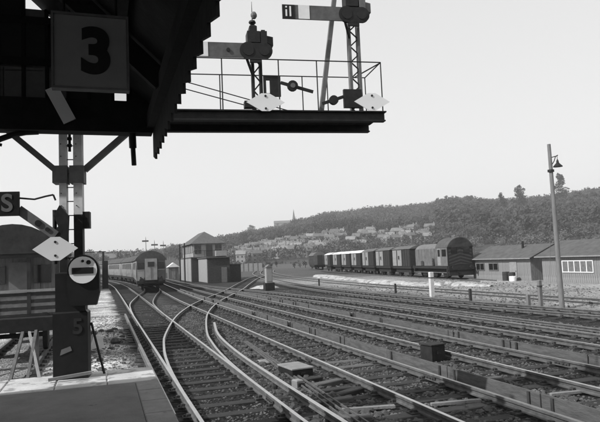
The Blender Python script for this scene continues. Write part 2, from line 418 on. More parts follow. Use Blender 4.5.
# crossover: from the near line away to the right, and the EMU's turnout
Cl = spline([(1.435, 11.6), (1.47, 14), (1.57, 16.5), (1.76, 19), (2.1, 22), (3.2, 28.6), (4.5, 34.3), (6.2, 40.2), (10.2, 52.2), (13.1, 62), (16.6, 73.7), (20.5, 86), (25, 98)], 1.0)
track('crossover whose curved rails cut across the second and third lines', offset(Cl, G2), polished=True, sleepers=False, name='crossover_track', dz=-.005)
El = spline([(1.45, 31.5), (1.52, 36), (1.78, 42), (2.85, 52), (3.85, 60), (4.25, 68), (4.1, 85), (2.9, 105), (.1, 130), (-5, 162), (-13, 200)], 1.5)
EMUC = offset(El, G2)
track('turnout leading off the near line to the waiting electric train', EMUC, polished=True, sleepers=False, name='turnout_track', dz=-.009)
# long turnout timbers between near line and crossover
tt = thing('turnout_timbers', 'long dark timbers under the points of the near line', 'timbers', (3, 20, 0))
for i in range(30):
    y = 14 + i * .76 + .38; ext = max(0, min(3.2, (y - 17) * .17))
    put('timber', MB().cbox(-1.9, .3 + ext, -.12, .12, -.31, -.178, .012).mesh('timber', 'sleeper'), tt, (0, y - 20, random.uniform(-.01, 0)))

# conductor rails with guard boards
CPROF = [(-.04, 0), (.04, 0), (.045, -.03), (.02, -.05), (.02, -.07), (.05, -.1), (-.05, -.1), (-.02, -.07), (-.02, -.05), (-.045, -.03)]
def conductor(label, pts, boards=None, skip=(), side=-1, seed=1, polished='rail_dull'):
    rnd = random.Random(seed); pth = spline(pts, 1.0); o = pth[0].copy()
    t = thing('conductor_rail', label, 'conductor rail', (o.x, o.y, 0))
    L = [p - o for p in pth]
    sweep(L, CPROF, .08).build('rail', ['rail_side', polished], t)
    ins = MB().lathe([(.09, -.26), (.09, -.2), (.05, -.16), (.07, -.1), (.07, -.02)], n=8).mesh('insulator', 'chair')
    acc = 0
    for i in range(0, len(L), 3): put('insulator', ins, t, L[i])
    if boards:
        y0, y1, ln, top, bot = boards; y = y0; k = 0
        xs = pts[0][0] - o.x + side * .12
        while y < y1:
            if k not in skip:
                MB().box(xs - .017, xs + .017, y - o.y + .02, y - o.y + ln - .02, bot, top).build('guard_board', 'board', t, (0, 0, rnd.uniform(-.012, .012)), rnd.uniform(-.004, .004))
            for q in (.1, .9):
                if rnd.random() < .7:
                    MB().box(xs - .05 + side * .0, xs - .019, y - o.y + ln * q - .03, y - o.y + ln * q + .03, -.3, top - .01).build('stake', 'stake', t)
            y += ln; k += 1
    return t
conductor('grey boarded conductor rail along the far side of the second line', [(6.78, 5.2), (6.78, 20), (6.78, 40), (7.0, 58)], (5.4, 52, 2.75, .13, -.12), skip=(), seed=2)
conductor('grey boarded conductor rail along the far side of the third line', [(10.06, 5.2), (10.06, 25), (10.1, 50)], (5.4, 46, 2.6, .13, -.14), seed=3)
conductor('short conductor rail close to the platform corner', [(1.04, 9.9), (1.04, 20), (1.06, 31.5)], seed=4)
conductor('conductor rail curving along the near side of the points', [(3.3, 5.5), (3.3, 12), (3.36, 16), (3.62, 20), (4.2, 24)], seed=5, polished='rail_top')
conductor('bare conductor rail beside the fourth line', [(13.62, 8), (13.62, 24), (13.5, 34)], seed=6)

# ------------------------------------------------------------------ platform
plat = MB().box(-9, .395, -14, 8.55, -.6, .895).box(-9, .34, 8.56, 9.5, -.6, .8).build('platform', ['asphalt']); tag(plat, kind='structure')
for i in range(36):                                           # edge coping
    y1 = 8.5 - i * .62
    MB().cbox(.4, .70, y1 - .61, y1, .80, .902, .012).build('coping_slab', 'slab', plat)
for i in range(15):                                            # end slabs, whitened partly to carry the sunlit strip
    x1 = .70 - i * .66
    MB().cbox(x1 - .652, x1, 8.505, 9.6, .82, .904 + random.uniform(-.004, .004), .014).build('end_slab', 'slab_white', plat)
for i in range(9):
    y1 = 9.55 - i * 1.2
    MB().box(.40, .56, y1 - 1.19, y1, -.6, .795).build('facing_panel', 'brick', plat)
for i in range(8): MB().box(.38 - (i+1) * 1.1, .38 - i * 1.1 - .02, 9.51, 9.56, -.6, .79).build('facing_panel', 'brick', plat)

# ------------------------------------------------------------------ platform canopy
can = thing('platform_canopy', 'sooty black platform canopy with saw-tooth valance overhead', 'canopy', (-2, 3, .9))
C0 = Vector((2, -3, -.9))
def cpart(mb, name, mt): return mb.build(name, mt, can, C0)
def roofz(X): return 4.42 + .95 * (.65 - X) if X > -2 else 4.42 + .95 * 2.65 - .95 * (-2 - X)
YE, YB = 7.85, -12
nb = int((YE - YB) / .3)
for i in range(nb):                                            # valance boards, each cut to a slant
    y1 = YE - i * .3; y0 = y1 - .297
    zt = roofz(.65) + .06; zo = -.028 * max(0, y1 - 3.3)
    cpart(MB().prism([(y0, 3.885 + zo), (y1, 3.965 + zo), (y1, zt), (y0, zt)], 'x', .65, .674), 'valance_board', 'soot')
cpart(MB().box(.56, .648, YB, YE, 4.16, 4.34), 'gutter_beam', 'soot')
for k, (xa, xb) in enumerate(((.70, -2.0), (-2.0, -6.0))):
    za, zb = roofz(xa), roofz(xb)
    cpart(MB().add([(xa, YB, za), (xb, YB, zb), (xb, YE, zb), (xa, YE, za), (xa, YB, za+.06), (xb, YB, zb+.06), (xb, YE, zb+.06), (xa, YE, za+.06)],
          [(0,1,2,3),(4,7,6,5),(0,3,7,4),(1,5,6,2),(0,4,5,1),(3,2,6,7)]), 'roof_slope', 'soot')
for X in (.2, -.35, -.9, -1.5): cpart(MB().box(X-.05, X+.05, YB, YE-.1, roofz(X)-.16, roofz(X)-.02-.05), 'purlin', 'soot')
for Y in (1.2, 3.6, 6.0): cpart(MB().beam((.6, Y, roofz(.6)-.2), (-2, Y, roofz(-2)-.2), .09, .2), 'rafter', 'soot')
cpart(MB().box(-6, .63, 7.6, 7.84, 4.1, 4.49), 'end_beam', 'soot')
cpart(MB().box(-6, .645, 7.66, 7.78, 4.905, 4.99), 'transom', 'soot')
cpart(MB().box(-6, .12, 7.66, 7.78, 5.42, 5.5), 'transom', 'soot')
def pane(x0, x1, z0, mt, z1=None):
    a = z1 if z1 else roofz(x0) + .0; b = z1 if z1 else roofz(x1)
    cpart(MB().prism([(x0, z0), (x1, z0), (x1, b), (x0, a)], 'y', 7.70, 7.712), 'glass_pane', mt)
xs = [.60, .345, .16, -.12, -.36, -.6, -.86, -1.14, -1.45, -1.8, -2.2, -2.7, -3.2, -3.7, -4.2, -4.6]
for i, (b, a) in enumerate(zip(xs, xs[1:])):
    cpart(MB().box(a - .02, a + .02, 7.67, 7.77, 4.49, min(roofz(a), 9)), 'glazing_bar', 'soot')
    pane(a + .02, b - .02, 4.495, 'pane_clear' if i == 1 else ('pane_grimy' if 4 <= i <= 6 else 'pane_sooty'), 4.66 if i == 1 else 4.905)
    if i == 1: pane(a + .02, b - .02, 4.664, 'pane_sooty', 4.905)
    if i >= 1: pane(a + .02, b - .02, 4.99, 'pane_sooty', min(5.42, roofz(b)) if i < 3 else 5.42)
    if i >= 3 and roofz(a) > 5.6: pane(a + .02, b - .02, 5.5, 'pane_grimy' if i in (3, 4, 5) else 'pane_sooty', min(roofz(b), roofz(a)))
cpart(MB().beam((-.54, 7.55, 4.60), (-.34, 7.55, 4.2), .15, .03, up=(0, -1, 0)), 'bright_patch_strip', 'white_enamel')  # bright slanted patch of light put in as a white strip
cpart(MB().tube((.385, 7.7, 4.12), (.39, 7.7, 3.92), .045, 8).tube((.39, 7.7, 3.95), (.40, 7.7, 3.70), .03, 8), 'rainwater_pipe', 'iron')
arcp = [(-1.62 + .92 * (1 - math.cos(t)) , 7.72, 3.2 + .9 * math.sin(t)) for t in [i * math.pi / 2 / 10 for i in range(11)]]
cpart(MB().path(arcp, .035, 8).tube((-1.6, 7.72, 4.05), (-1.1, 7.72, 3.93), .02, 6), 'curved_bracket', 'iron')
for (X, Y) in ((-1.66, 7.72), (-3.2, 2.4), (-3.2, -3), (-3.2, -9)):
    cpart(MB().lathe([(.13, 0), (.13, .25), (.08, .3), (.075, roofz(X) - .95 if Y < 7 else 3.2)], (X, Y, .9), 12), 'column', 'iron')
cpart(MB().box(.45, .62, -12, -11.8, .9, 4.5), 'column', 'iron')

ps = thing('platform_sign', 'hanging square sign with a large black 3 under the canopy', 'sign', (-.06, 5, 3.885))
MB().box(-.275, .275, -.03, .03, 0, .58).build('panel', 'sign', ps)
MB().box(-.295, -.277, -.045, .045, -.02, .60).box(.277, .295, -.045, .045, -.02, .60).box(-.277, .277, -.045, .045, -.02, -.002).box(-.277, .277, -.045, .045, .582, .60).build('frame', 'grey_paint', ps)
letter('3', .50, 'numeral', 'black', ps, (.04, -.036, .28), (R(90), 0, 0), .022)
letter('3', .50, 'numeral', 'black', ps, (0, .036, .28), (R(90), 0, R(180)), .022)
MB().tube((-.2, 0, .60), (-.2, 0, 1.35), .012, 6).build('hanger_rod', 'iron', ps)
MB().tube((.2, 0, .60), (.2, 0, .93), .012, 6).build('hanger_rod', 'iron', ps)

# ------------------------------------------------------------------ bracket signal on the platform end
bs = thing('bracket_signal', 'lattice bracket signal with railed deck and two raised semaphore arms', 'signal', (-.42, 9.3, .9), R(-6.5))
Bp = lambda mb, name, mt, parent=bs, **k: mb.build(name, mt, parent, **k)
Bp(MB().cbox(-.235, .235, -.15, .15, 0, .95, .03).cbox(-.2, .2, -.13, .13, .93, 1.5, .02), 'base_casing', 'black')
for x0, x1 in ((-.14, -.045), (.055, .175)):
    Bp(MB().box(x0, x1, -.10, .10, 1.48, 2.32), 'leg_foot', 'iron')
    lg = Bp(MB().box(x0, x1, -.09, -.075, 2.32, 3.62).box(x0, x0 + .012, -.075, .09, 2.32, 3.62).box(x1 - .012, x1, -.075, .09, 2.32, 3.62), 'leg', 'post_white')
    for i in range(7):
        z = 2.45 + i * .18
        Bp(MB().tube(((x0+x1)/2 - .02, -.1, z), ((x0+x1)/2 - .02, -.088, z), .008, 6), 'bolt', 'iron', lg)
for i in range(10): Bp(MB().tube((-.046, 0, 1.7 + i * .205), (.056, 0, 1.7 + i * .205), .008, 5), 'lattice_bar', 'iron')
Bp(MB().tube((.0, -.03, 3.25), (.0, -.03, 3.63), .022, 6).tube((.0, -.03, 3.42), (.0, -.03, 3.46), .035, 6).tube((.0, -.03, 3.32), (.0, -.03, 3.36), .035, 6), 'coupling', 'iron')
for s in (-1, 1):
    Bp(MB().box(s*.115 - .11, s*.115 + .09, -.13, .13, 2.78, 3.03), 'collar', 'grey_paint')
    Bp(MB().beam((s*.2, 0, 2.98), (s*.92, 0, 3.63), .1, .085), 'bracket_strut', 'grey_paint')
# deck
for yy in (-.42, .36):
    Bp(MB().box(-1.95, 4.74, yy + .02, yy + .04, 3.655, 3.775).box(-1.95, 4.76, yy - .03, yy + .09, 3.776, 3.795).box(-1.95, 4.74, yy - .03, yy + .09, 3.635, 3.654), 'deck_girder', 'iron')
for i in range(24): Bp(MB().box(-1.93 + i * .278, -1.93 + i * .278 + .27, -.32, .32, 3.74, 3.785), 'deck_plank', 'soot')
def rail_set(y, posts, name):
    h = Bp(MB().tube((posts[0], y, 4.585), (posts[-1], y, 4.585), .010, 5), name, 'iron')
    for x in posts: Bp(MB().tube((x, y, 3.79), (x, y, 4.59), .010, 5), 'rail_post', 'iron', h)
rail_set(-.4, [-1.9, -.8, .3, 1.4, 2.22, 3.08, 3.68, 4.72], 'handrail')
rail_set(.4, [-1.9, -.7, .5, 1.42, 2.25, 2.98, 3.62, 4.05, 4.72], 'handrail')
Bp(MB().tube((4.72, -.4, 4.585), (4.72, .4, 4.585), .010, 5), 'end_rail', 'iron')
Bp(MB().tube((1.0, .3, 4.62), (3.75, .1, 3.80), .009, 5).tube((1.0, .32, 4.5), (3.4, .12, 3.80), .009, 5), 'signal_wire', 'iron')
Bp(MB().box(1.52, 1.55, -.42, -.39, 3.79, 3.9).tube((1.535, -.405, 3.9), (1.535, -.405, 3.95), .02, 6), 'wire_post', 'iron')

def lattice(parent, x, w_, z0, z1, mt='post_white'):
    d = Bp(MB().box(x - w_, x - w_ + .045, -.05, .05, z0, z1).box(x + w_ - .045, x + w_, -.05, .05, z0, z1), 'doll_post', mt, parent)
    k = int((z1 - z0) / .13)
    for i in range(k):
        za, zb = z0 + (z1 - z0) * i / k, z0 + (z1 - z0) * (i + 1) / k
        xa, xb = (x - w_ + .03, x + w_ - .03) if i % 2 else (x + w_ - .03, x - w_ + .03)
        Bp(MB().beam((xa, -.03, za), (xb, -.03, zb), .02, .012, up=(0, 1, 0)), 'lattice_bar', 'iron', d)
    return d
def diamond(x, z, y, sx=.29, sz=.135, parent=bs, rz=0):
    o = Bp(MB().prism([(-sx, 0), (-.06, -sz), (.06, -sz), (sx, 0), (.06, sz), (-.06, sz)], 'y', -.006, .006), 'diamond_plate', 'white_enamel', parent, loc=(x, y, z))
    for q in (-1, 1): Bp(MB().tube((0, -.014, q * .095), (0, -.0065, q * .095), .018, 6), 'bolt', 'iron', o)
def semaphore(x, z, length, sx0, sx1, dark_tip):
    y = -.16
    a = Bp(MB().box(-length, -.12, -.012, .012, -.115, .115), 'signal_arm', 'red', loc=(x, y, z))
    Bp(MB().box(sx0, sx1, -.018, -.0125, -.112, .112), 'stripe', 'white', a)
    if dark_tip:
        Bp(MB().box(-length + .004, -length + .20, -.0175, -.0125, -.112, .112), 'tip', 'black', a)
        Bp(MB().box(-length + .05, -length + .075, -.024, -.018, -.08, .03).box(-length + .05, -length + .075, -.024, -.018, .06, .085).box(-length + .115, -length + .14, -.024, -.018, -.08, .085), 'tip_mark', 'white', a)
    else: Bp(MB().tube((-length * .36, -.03, 0), (-length * .36, -.0125, 0), .03, 8), 'rivet', 'iron', a)
    sp = Bp(MB().prism(arc(-.12, 0, .135, R(60), R(285), 14) + arc(.13, 0, .13, R(-80), R(110), 12), 'y', -.02, .02).box(-.1, .08, -.018, .018, -.19, -.09), 'spectacle', 'iron', a)
    for cx, rr in ((-.12, .085), (.13, .08)):
        Bp(MB().tube((cx, -.03, .0), (cx, .03, .0), rr, 14), 'lens', 'iron_grey', a)
    return a
# first doll
d1 = 2.80
lattice(bs, d1, .085, 3.79, 5.16, 'iron')
semaphore(d1 - .02, 4.80, 1.2, -.88, -.74, False)
Bp(MB().box(d1 - .14, d1 + .06, -.11, .11, 4.960, 5.140).cbox(d1 - .1, d1 + .02, -.08, .08, 5.140, 5.260, .03), 'lamp_bracket', 'iron')
Bp(MB().box(d1 + .07, d1 + .17, -.12, .06, 4.920, 5.140).prism([(d1 + .17, 4.970), (d1 + .27, 4.920), (d1 + .27, 5.060), (d1 + .17, 5.080)], 'y', -.08, .03).box(d1+.09, d1+.15, -.06, 0, 5.140, 5.180), 'lamp', 'iron')
Bp(MB().tube((d1 - .04, 0, 5.240), (d1 - .04, 0, 5.660), .012, 6, .003).lathe([(.03, 0), (.06, .03), (.05, .06), (.02, .07)], (d1 - .04, 0, 5.280), 8), 'finial', 'iron')
Bp(MB().lathe([(.01, -.06), (.03, -.05), (.05, -.015), (.05, .015), (.03, .05), (.01, .06)], (d1 - .02, -.06, 5.410), 10), 'finial_ball', 'grey_paint')
Bp(MB().beam((d1 - .19, -.16, 4.74), (d1 - .07, -.05, 4.45), .03, .03), 'stay', 'iron')
Bp(MB().box(d1 + .09, d1 + .36, -.1, -.06, 4.360, 4.430).box(d1 + .09, d1 + .36, -.1, -.06, 4.100, 4.150).box(d1 + .09, d1 + .13, -.1, -.06, 4.151, 4.359).box(d1 + .19, d1 + .36, -.1, -.06, 4.151, 4.359), 'subsidiary_box', 'iron')
sd = Bp(MB().beam((d1 + .36, -.1, 4.32), (d1 + .88, -.1, 4.18), .05, .02, up=(0, 1, 0)), 'subsidiary_arm', 'iron')
Bp(MB().tube((d1 + .55, -.13, 4.270), (d1 + .55, -.07, 4.270), .085, 14), 'disc', 'iron', sd)
Bp(MB().tube((d1 + .55, -.14, 4.270), (d1 + .55, -.131, 4.270), .04, 10), 'lens', 'grey_paint', sd)
Bp(MB().box(d1 - .22, d1 - .09, -.12, .02, 3.920, 4.020), 'pulley_box', 'iron')
diamond(d1 + .05, 3.90, -.48)
# second doll
d2 = 4.42
lattice(bs, d2, .10, 3.79, 5.62, 'grey_paint')
semaphore(d2 - .02, 5.45, 1.18, -.92, -.74, True)
Bp(MB().box(d2 - .13, d2 + .08, -.11, .11, 5.620, 5.820).cbox(d2 - .1, d2 + .03, -.08, .08, 5.820, 5.920, .03), 'lamp_bracket', 'iron')
Bp(MB().box(d2 + .1, d2 + .2, -.12, .06, 5.550, 5.750).prism([(d2 + .2, 5.570), (d2 + .3, 5.530), (d2 + .3, 5.690), (d2 + .2, 5.710)], 'y', -.08, .03), 'lamp', 'grey_paint')
Bp(MB().beam((d2 - .60, .05, 3.79), (d2 - .18, .05, 6.4), .07, .07, up=(0, 1, 0)), 'stay_pole', 'grey_paint')
Bp(MB().beam((d2 - .19, -.16, 5.39), (d2 - .08, -.05, 5.10), .03, .03), 'stay', 'iron')
Bp(MB().tube((d2 + .1, .4, 4.58), (d2 + .30, -.4, 4.58), .011, 5), 'stay_wire', 'iron')
Bp(MB().box(d2 - .24, d2 + .06, -.12, -.06, 3.930, 4.230), 'subsidiary_box', 'iron')
sd = Bp(MB().beam((d2 - .6, -.1, 3.99), (d2 - .24, -.1, 4.11), .05, .02, up=(0, 1, 0)), 'subsidiary_arm', 'iron')
Bp(MB().tube((d2 - .41, -.13, 4.050), (d2 - .41, -.07, 4.050), .075, 14), 'disc', 'iron', sd)
diamond(d2 + .10, 3.93, -.48)
# fittings on the main post
diamond(-.16, 1.83, -.30, .30, .165)
Bp(MB().box(-.2, -.12, -.3, -.13, 1.80, 1.86), 'plate_bracket', 'iron')
arm = Bp(MB().beam((-.17, -.2, 2.02), (-.66, -.2, 2.40), .13, .02, up=(0, 1, 0)), 'subsidiary_signal_arm', 'grey_paint')
Bp(MB().tube((-.4, -.225, 2.2), (-.4, -.213, 2.2), .045, 12).tube((-.28, -.225, 2.11), (-.28, -.213, 2.11), .03, 12), 'lens', 'iron', arm)
Bp(MB().prism([(-.3, 1.95), (-.02, 1.88), (.0, 2.3), (-.12, 2.45), (-.2, 2.3), (-.14, 2.15)], 'y', -.2, -.1), 'spectacle', 'iron')
sb = Bp(MB().box(-.97, -.64, -.24, -.2, 2.31, 2.65), 'letter_board', 'black')
letter('S', .34, 'letter', 'grey_paint', sb, (-.80, -.242, 2.48), (R(90), 0, 0), .008)
Bp(MB().path([(-.64, -.2, 2.56), (-.45, -.2, 2.54), (-.3, -.2, 2.58), (-.2, -.2, 2.6), (-.17, -.2, 2.52)], .014, 6), 'operating_rod', 'iron')
Bp(MB().box(.17, .27, -.08, .08, 2.12, 2.36).box(.15, .172, -.05, .05, 2.2, 2.28), 'relay_box', 'iron')
Bp(MB().tube((-.22, 0, 1.62), (-.22, 0, 2.4), .03, 8), 'cable_pipe', 'iron')
ds = Bp(MB().prism(arc(.19, 1.52, .215, 0, math.pi, 14) + [(-.025, 1.2), (.02, 1.02), (.36, 1.02), (.405, 1.2)], 'y', -.20, -.06), 'disc_casing', 'black')
dsc = Bp(MB().prism(arc(.19, 1.52, .19, 0, 2 * math.pi, 28)[:-1], 'y', -.236, -.216), 'disc_face', 'white_enamel', ds)
Bp(MB().box(.045, .335, -.246, -.238, 1.465, 1.555), 'disc_bar', 'black', dsc)
for qx, qr in ((.19, .02), (.27, .032)): Bp(MB().tube((qx, -.248, 1.645 - (.02 if qx > .2 else 0)), (qx, -.238, 1.645 - (.02 if qx > .2 else 0)), qr, 10), 'disc_aperture', 'black', dsc)
letter('5', .3, 'numeral', 'iron_grey', bs, (.10, -.156, .72), (R(90), 0, 0), .006)
Bp(MB().prism([(-.14, .34), (.02, .40), (.0, .46), (-.12, .42)], 'y', -.158, -.152), 'torn_label', 'grey_paint')
Bp(MB().tube((.25, .1, .75), (.42, .12, .0), .018, 6), 'stay', 'iron')
tag(MB().beam((-.72, 9.02, .945), (-.16, 9.07, .985), .045, .04).build('wooden_batten', 'timber'), 'pale wooden batten lying against the black foot of the bracket signal', 'batten')

# ------------------------------------------------------------------ bay: buffer stop and brake van
bf = thing('buffer_stop', 'dark timber buffer stop with raking struts at the end of the bay line', 'buffer stop', (-2.4, 17.6, -.2))
MB().cbox(-1.35, 1.3, -.14, .16, 1.03, 1.40, .02).build('beam', 'soot', bf)
for x in (-.72, .72):
    MB().box(x - .05, x + .05, -.08, .08, 0, 1.029).build('post', 'rail_side', bf)
    MB().beam((x, -.1, 1.05), (x - .05 if x > 0 else x + .05, -1.7, .02), .07, .08).build('strut', 'rail_side', bf)
MB().beam((.40, -.1, 1.03), (.28, -1.6, .02), .07, .08).build('strut', 'rail_side', bf)
MB().beam((.55, -.1, 1.03), (.95, -1.75, .02), .06, .07).build('strut', 'timber', bf)

def wheelset(parent, x, y, r=.46, gap=.72, hide=None):
    for s in (-1, 1):
        wv = MB().tube((x + s * gap - .065, y, r), (x + s * gap + .065, y, r), r, 18).build('wheel', 'under', parent)
        MB().tube((x + s * (gap + .066), y, r), (x + s * (gap + .075), y, r), r * .72, 14).build('wheel_disc', 'iron', wv)
    MB().tube((x - gap, y, r), (x + gap, y, r), .07, 8).build('axle', 'under', parent)
def buffers(parent, y, dirn, z=1.05, mt='under'):
    for s in (-1, 1):
        MB().tube((s * .87, y, z), (s * .87, y + dirn * .35, z), .09, 10).tube((s * .87, y + dirn * .35, z), (s * .87, y + dirn * .42, z), .22, 14).build('buffer', mt, parent)
bv = thing('brake_van', 'dark goods brake van with arched roof and open end behind the buffer stop', 'brake van', (-2.4, 18.75, 0))
roofp = arc(0, 2.35, 1.42, R(28), R(152), 12)
MB().prism(roofp + [(-1.22, 2.92), (1.22, 2.92)], 'y', -.1, 7.2).build('roof', ['van_dark'], bv)
MB().prism([(x * .97, z - .02) for x, z in arc(0, 2.35, 1.40, R(29), R(151), 12)] + [(-1.2, 2.80), (1.2, 2.80)], 'y', -.06, -.02).build('end_panel', 'van_dark', bv)
for i in range(6): MB().box(-1.2, 1.2, -.03, .03, 1.22 + i * .1, 1.31 + i * .1).build('plank', 'van_dark' if i % 2 else 'grey_paint', bv)
MB().box(-1.23, 1.23, -.06, .05, 1.83, 1.90).build('hand_rail', 'timber', bv)
for x in (-1.17, -.42, .42, 1.17): MB().box(x - .05, x + .05, -.045, .045, 1.21, 2.8).build('end_post', 'van_dark', bv)
MB().box(-1.2, 1.2, 1.5, 1.56, 1.2, 2.85).build('cabin_end', 'hut_wood', bv)
MB().box(-.9, -.4, 1.46, 1.495, 2.05, 2.6).build('window', 'glass', bv)
MB().box(.4, .9, 1.46, 1.495, 2.05, 2.6).build('window', 'glass', bv)
MB().box(-.3, .3, 1.45, 1.495, 1.2, 2.7).build('door', 'van_pale', bv)
for s in (-1, 1):
    for i in range(8): MB().box(s * 1.19 - .02, s * 1.19 + .02, 1.56, 7.1, 1.2 + i * .2, 1.39 + i * .2).build('side_plank', 'van_dark', bv)
MB().box(-1.2, 1.2, 7.05, 7.1, 1.2, 2.85).build('cabin_end', 'van_dark', bv)
MB().box(-1.22, 1.22, -.1, 7.15, .9, 1.195).build('underframe', 'under', bv)
wheelset(bv, 0, 1.7); wheelset(bv, 0, 5.6); buffers(bv, -.1, -1)
MB().cbox(.55, .95, .5, .9, 1.2, 1.85, .03).build('stove_box', 'grey_paint', bv)

# ------------------------------------------------------------------ coaches
def coach(label, p, q, front=False, side='emu_side', roofm='coach_roof', name='railway_coach', group=None, cat='coach', nwin=9, endm='emu_front'):
    p, q = Vector(p), Vector(q); d = q - p; L = d.length
    t = thing(name, label, cat, (p.x, p.y, 0), math.atan2(d.y, d.x) - math.pi / 2, group)
    W = 1.36
    y0 = .25
    body = [(-1.30, 1.0), (1.30, 1.0), (W, 1.5), (W, 2.2), (1.30, 2.86), (-1.30, 2.86), (-W, 2.2), (-W, 1.5)]
    MB().prism(body, 'y', y0, L - .25, 0).build('body', side, t)
    MB().prism(body, 'y', y0 - .004, y0 - .001).build('end_wall', endm, t)
    MB().prism([(1.33, 2.86)] + arc(0, 2.1, 1.68, R(31), R(149), 14) + [(-1.33, 2.86)], 'y', y0 - .03, L - .22).build('roof', roofm, t, smooth=False)
    MB().box(-1.25, 1.25, y0 + .1, L - .35, .7, 1.0).build('underframe', 'under', t)
    MB().box(-1.1, 1.1, L * .38, L * .62, .35, .7).build('equipment_box', 'under', t)
    for by in (3.2, L - 3.2):
        b = MB().box(-1.2, 1.2, by - 1.7, by + 1.7, .45, .69).build('bogie', 'under', t)
        for wy in (-1.3, 1.3):
            for s in (-1, 1): MB().tube((s * .66, by + wy, .46), (s * .8, by + wy, .46), .46, 14).build('wheel', 'under', b)
    for s in (-1, 1):
        for i in range(nwin):
            y = 2.2 + (L - 4.4) * (i + .5) / nwin; hw = (L - 4.4) / nwin * .34
            w_ = MB().prism([(1.362 + .004, 2.0), (1.345 + .02, 2.2), (1.322, 2.72), (1.30, 2.72), (1.34, 2.0)] if s > 0 else [(-1.366, 2.0), (-1.365, 2.2), (-1.322, 2.72), (-1.30, 2.72), (-1.34, 2.0)], 'y', y - hw, y + hw).build('window', 'glass', t)
        for i in range(3):
            y = 1.6 + (L - 3.2) * i / 2
            MB().box(s * 1.364 - .006, s * 1.364 + .006, y - .34, y + .34, 1.1, 1.95).build('door', side, t)
    for e, yy in ((-1, y0), (1, L - .25)):
        y = yy + e * .002
        MB().prism([(-.55, 1.05), (.55, 1.05), (.55, 3.05), (-.55, 3.05)], 'y', y + e * .01, y + e * .2).build('gangway', 'emu_pale' if front and e < 0 else 'under', t)
        if front and e < 0:
            for s in (-1, 1):
                MB().box(s * .93 - .33, s * .93 + .33, y - .03, y - .004, 1.02, 1.95).build('end_panel', 'emu_pale' if s < 0 else 'emu_front', t)
                w_ = MB().box(s * .93 - .3, s * .93 + .3, y - .03, y - .004, 2.05, 2.72).build('cab_window', 'glass', t)
                MB().box(s * .93 - .34, s * .93 + .34, y - .05, y - .031, 1.97, 2.045).build('sill', 'emu_pale', w_)
                MB().tube((s * .95, y - .05, 1.3), (s * .95, y - .031, 1.3), .08, 8).build('lamp', 'glass', t)
                MB().path([(s * .62, y - .06, 1.3), (s * .62, y - .06, .7), (s * .4, y - .06, .6)], .03, 5).build('jumper_cable', 'under', t)
            MB().box(-.3, .3, y - .24, y - .212, 2.3, 2.75).build('headcode_panel', 'glass', t)
            MB().box(-.02, .02, y - .24, y - .212, 1.1, 2.28).build('door_seam', 'emu_front', t)
            MB().box(-1.3, 1.3, y - .08, y - .004, .72, .995).build('buffer_beam', 'under', t)
            buffers(t, y - .05, -1)
    return t
def along(path, s0):
    acc = 0
    for a, b in zip(path, path[1:]):
        L = (b - a).length
        if acc + L >= s0: return a + (b - a) * ((s0 - acc) / L)
        acc += L
    return path[-1]
def arclen_at_y(path, y):
    acc = 0
    for a, b in zip(path, path[1:]):
        if b.y >= y: return acc + (b - a).length * (y - a.y) / (b.y - a.y)
        acc += (b - a).length
s = arclen_at_y(EMUC, 58.0)
names = ['leading coach of the electric train with pale end panels and dark cab windows', 'second coach of the electric train, next behind the leading one', 'third coach of the electric train in the haze', 'last coach of the electric train, farthest away']
for i in range(4):
    coach(names[i], along(EMUC, s + i * 20.1), along(EMUC, s + i * 20.1 + 20), i == 0, group='coaches of the electric train')
coach('dark coach standing on the bay line far behind the disc signal', (-2.0, 70, 0), (-2.1, 90, 0), side='van_dark', endm='van_dark')

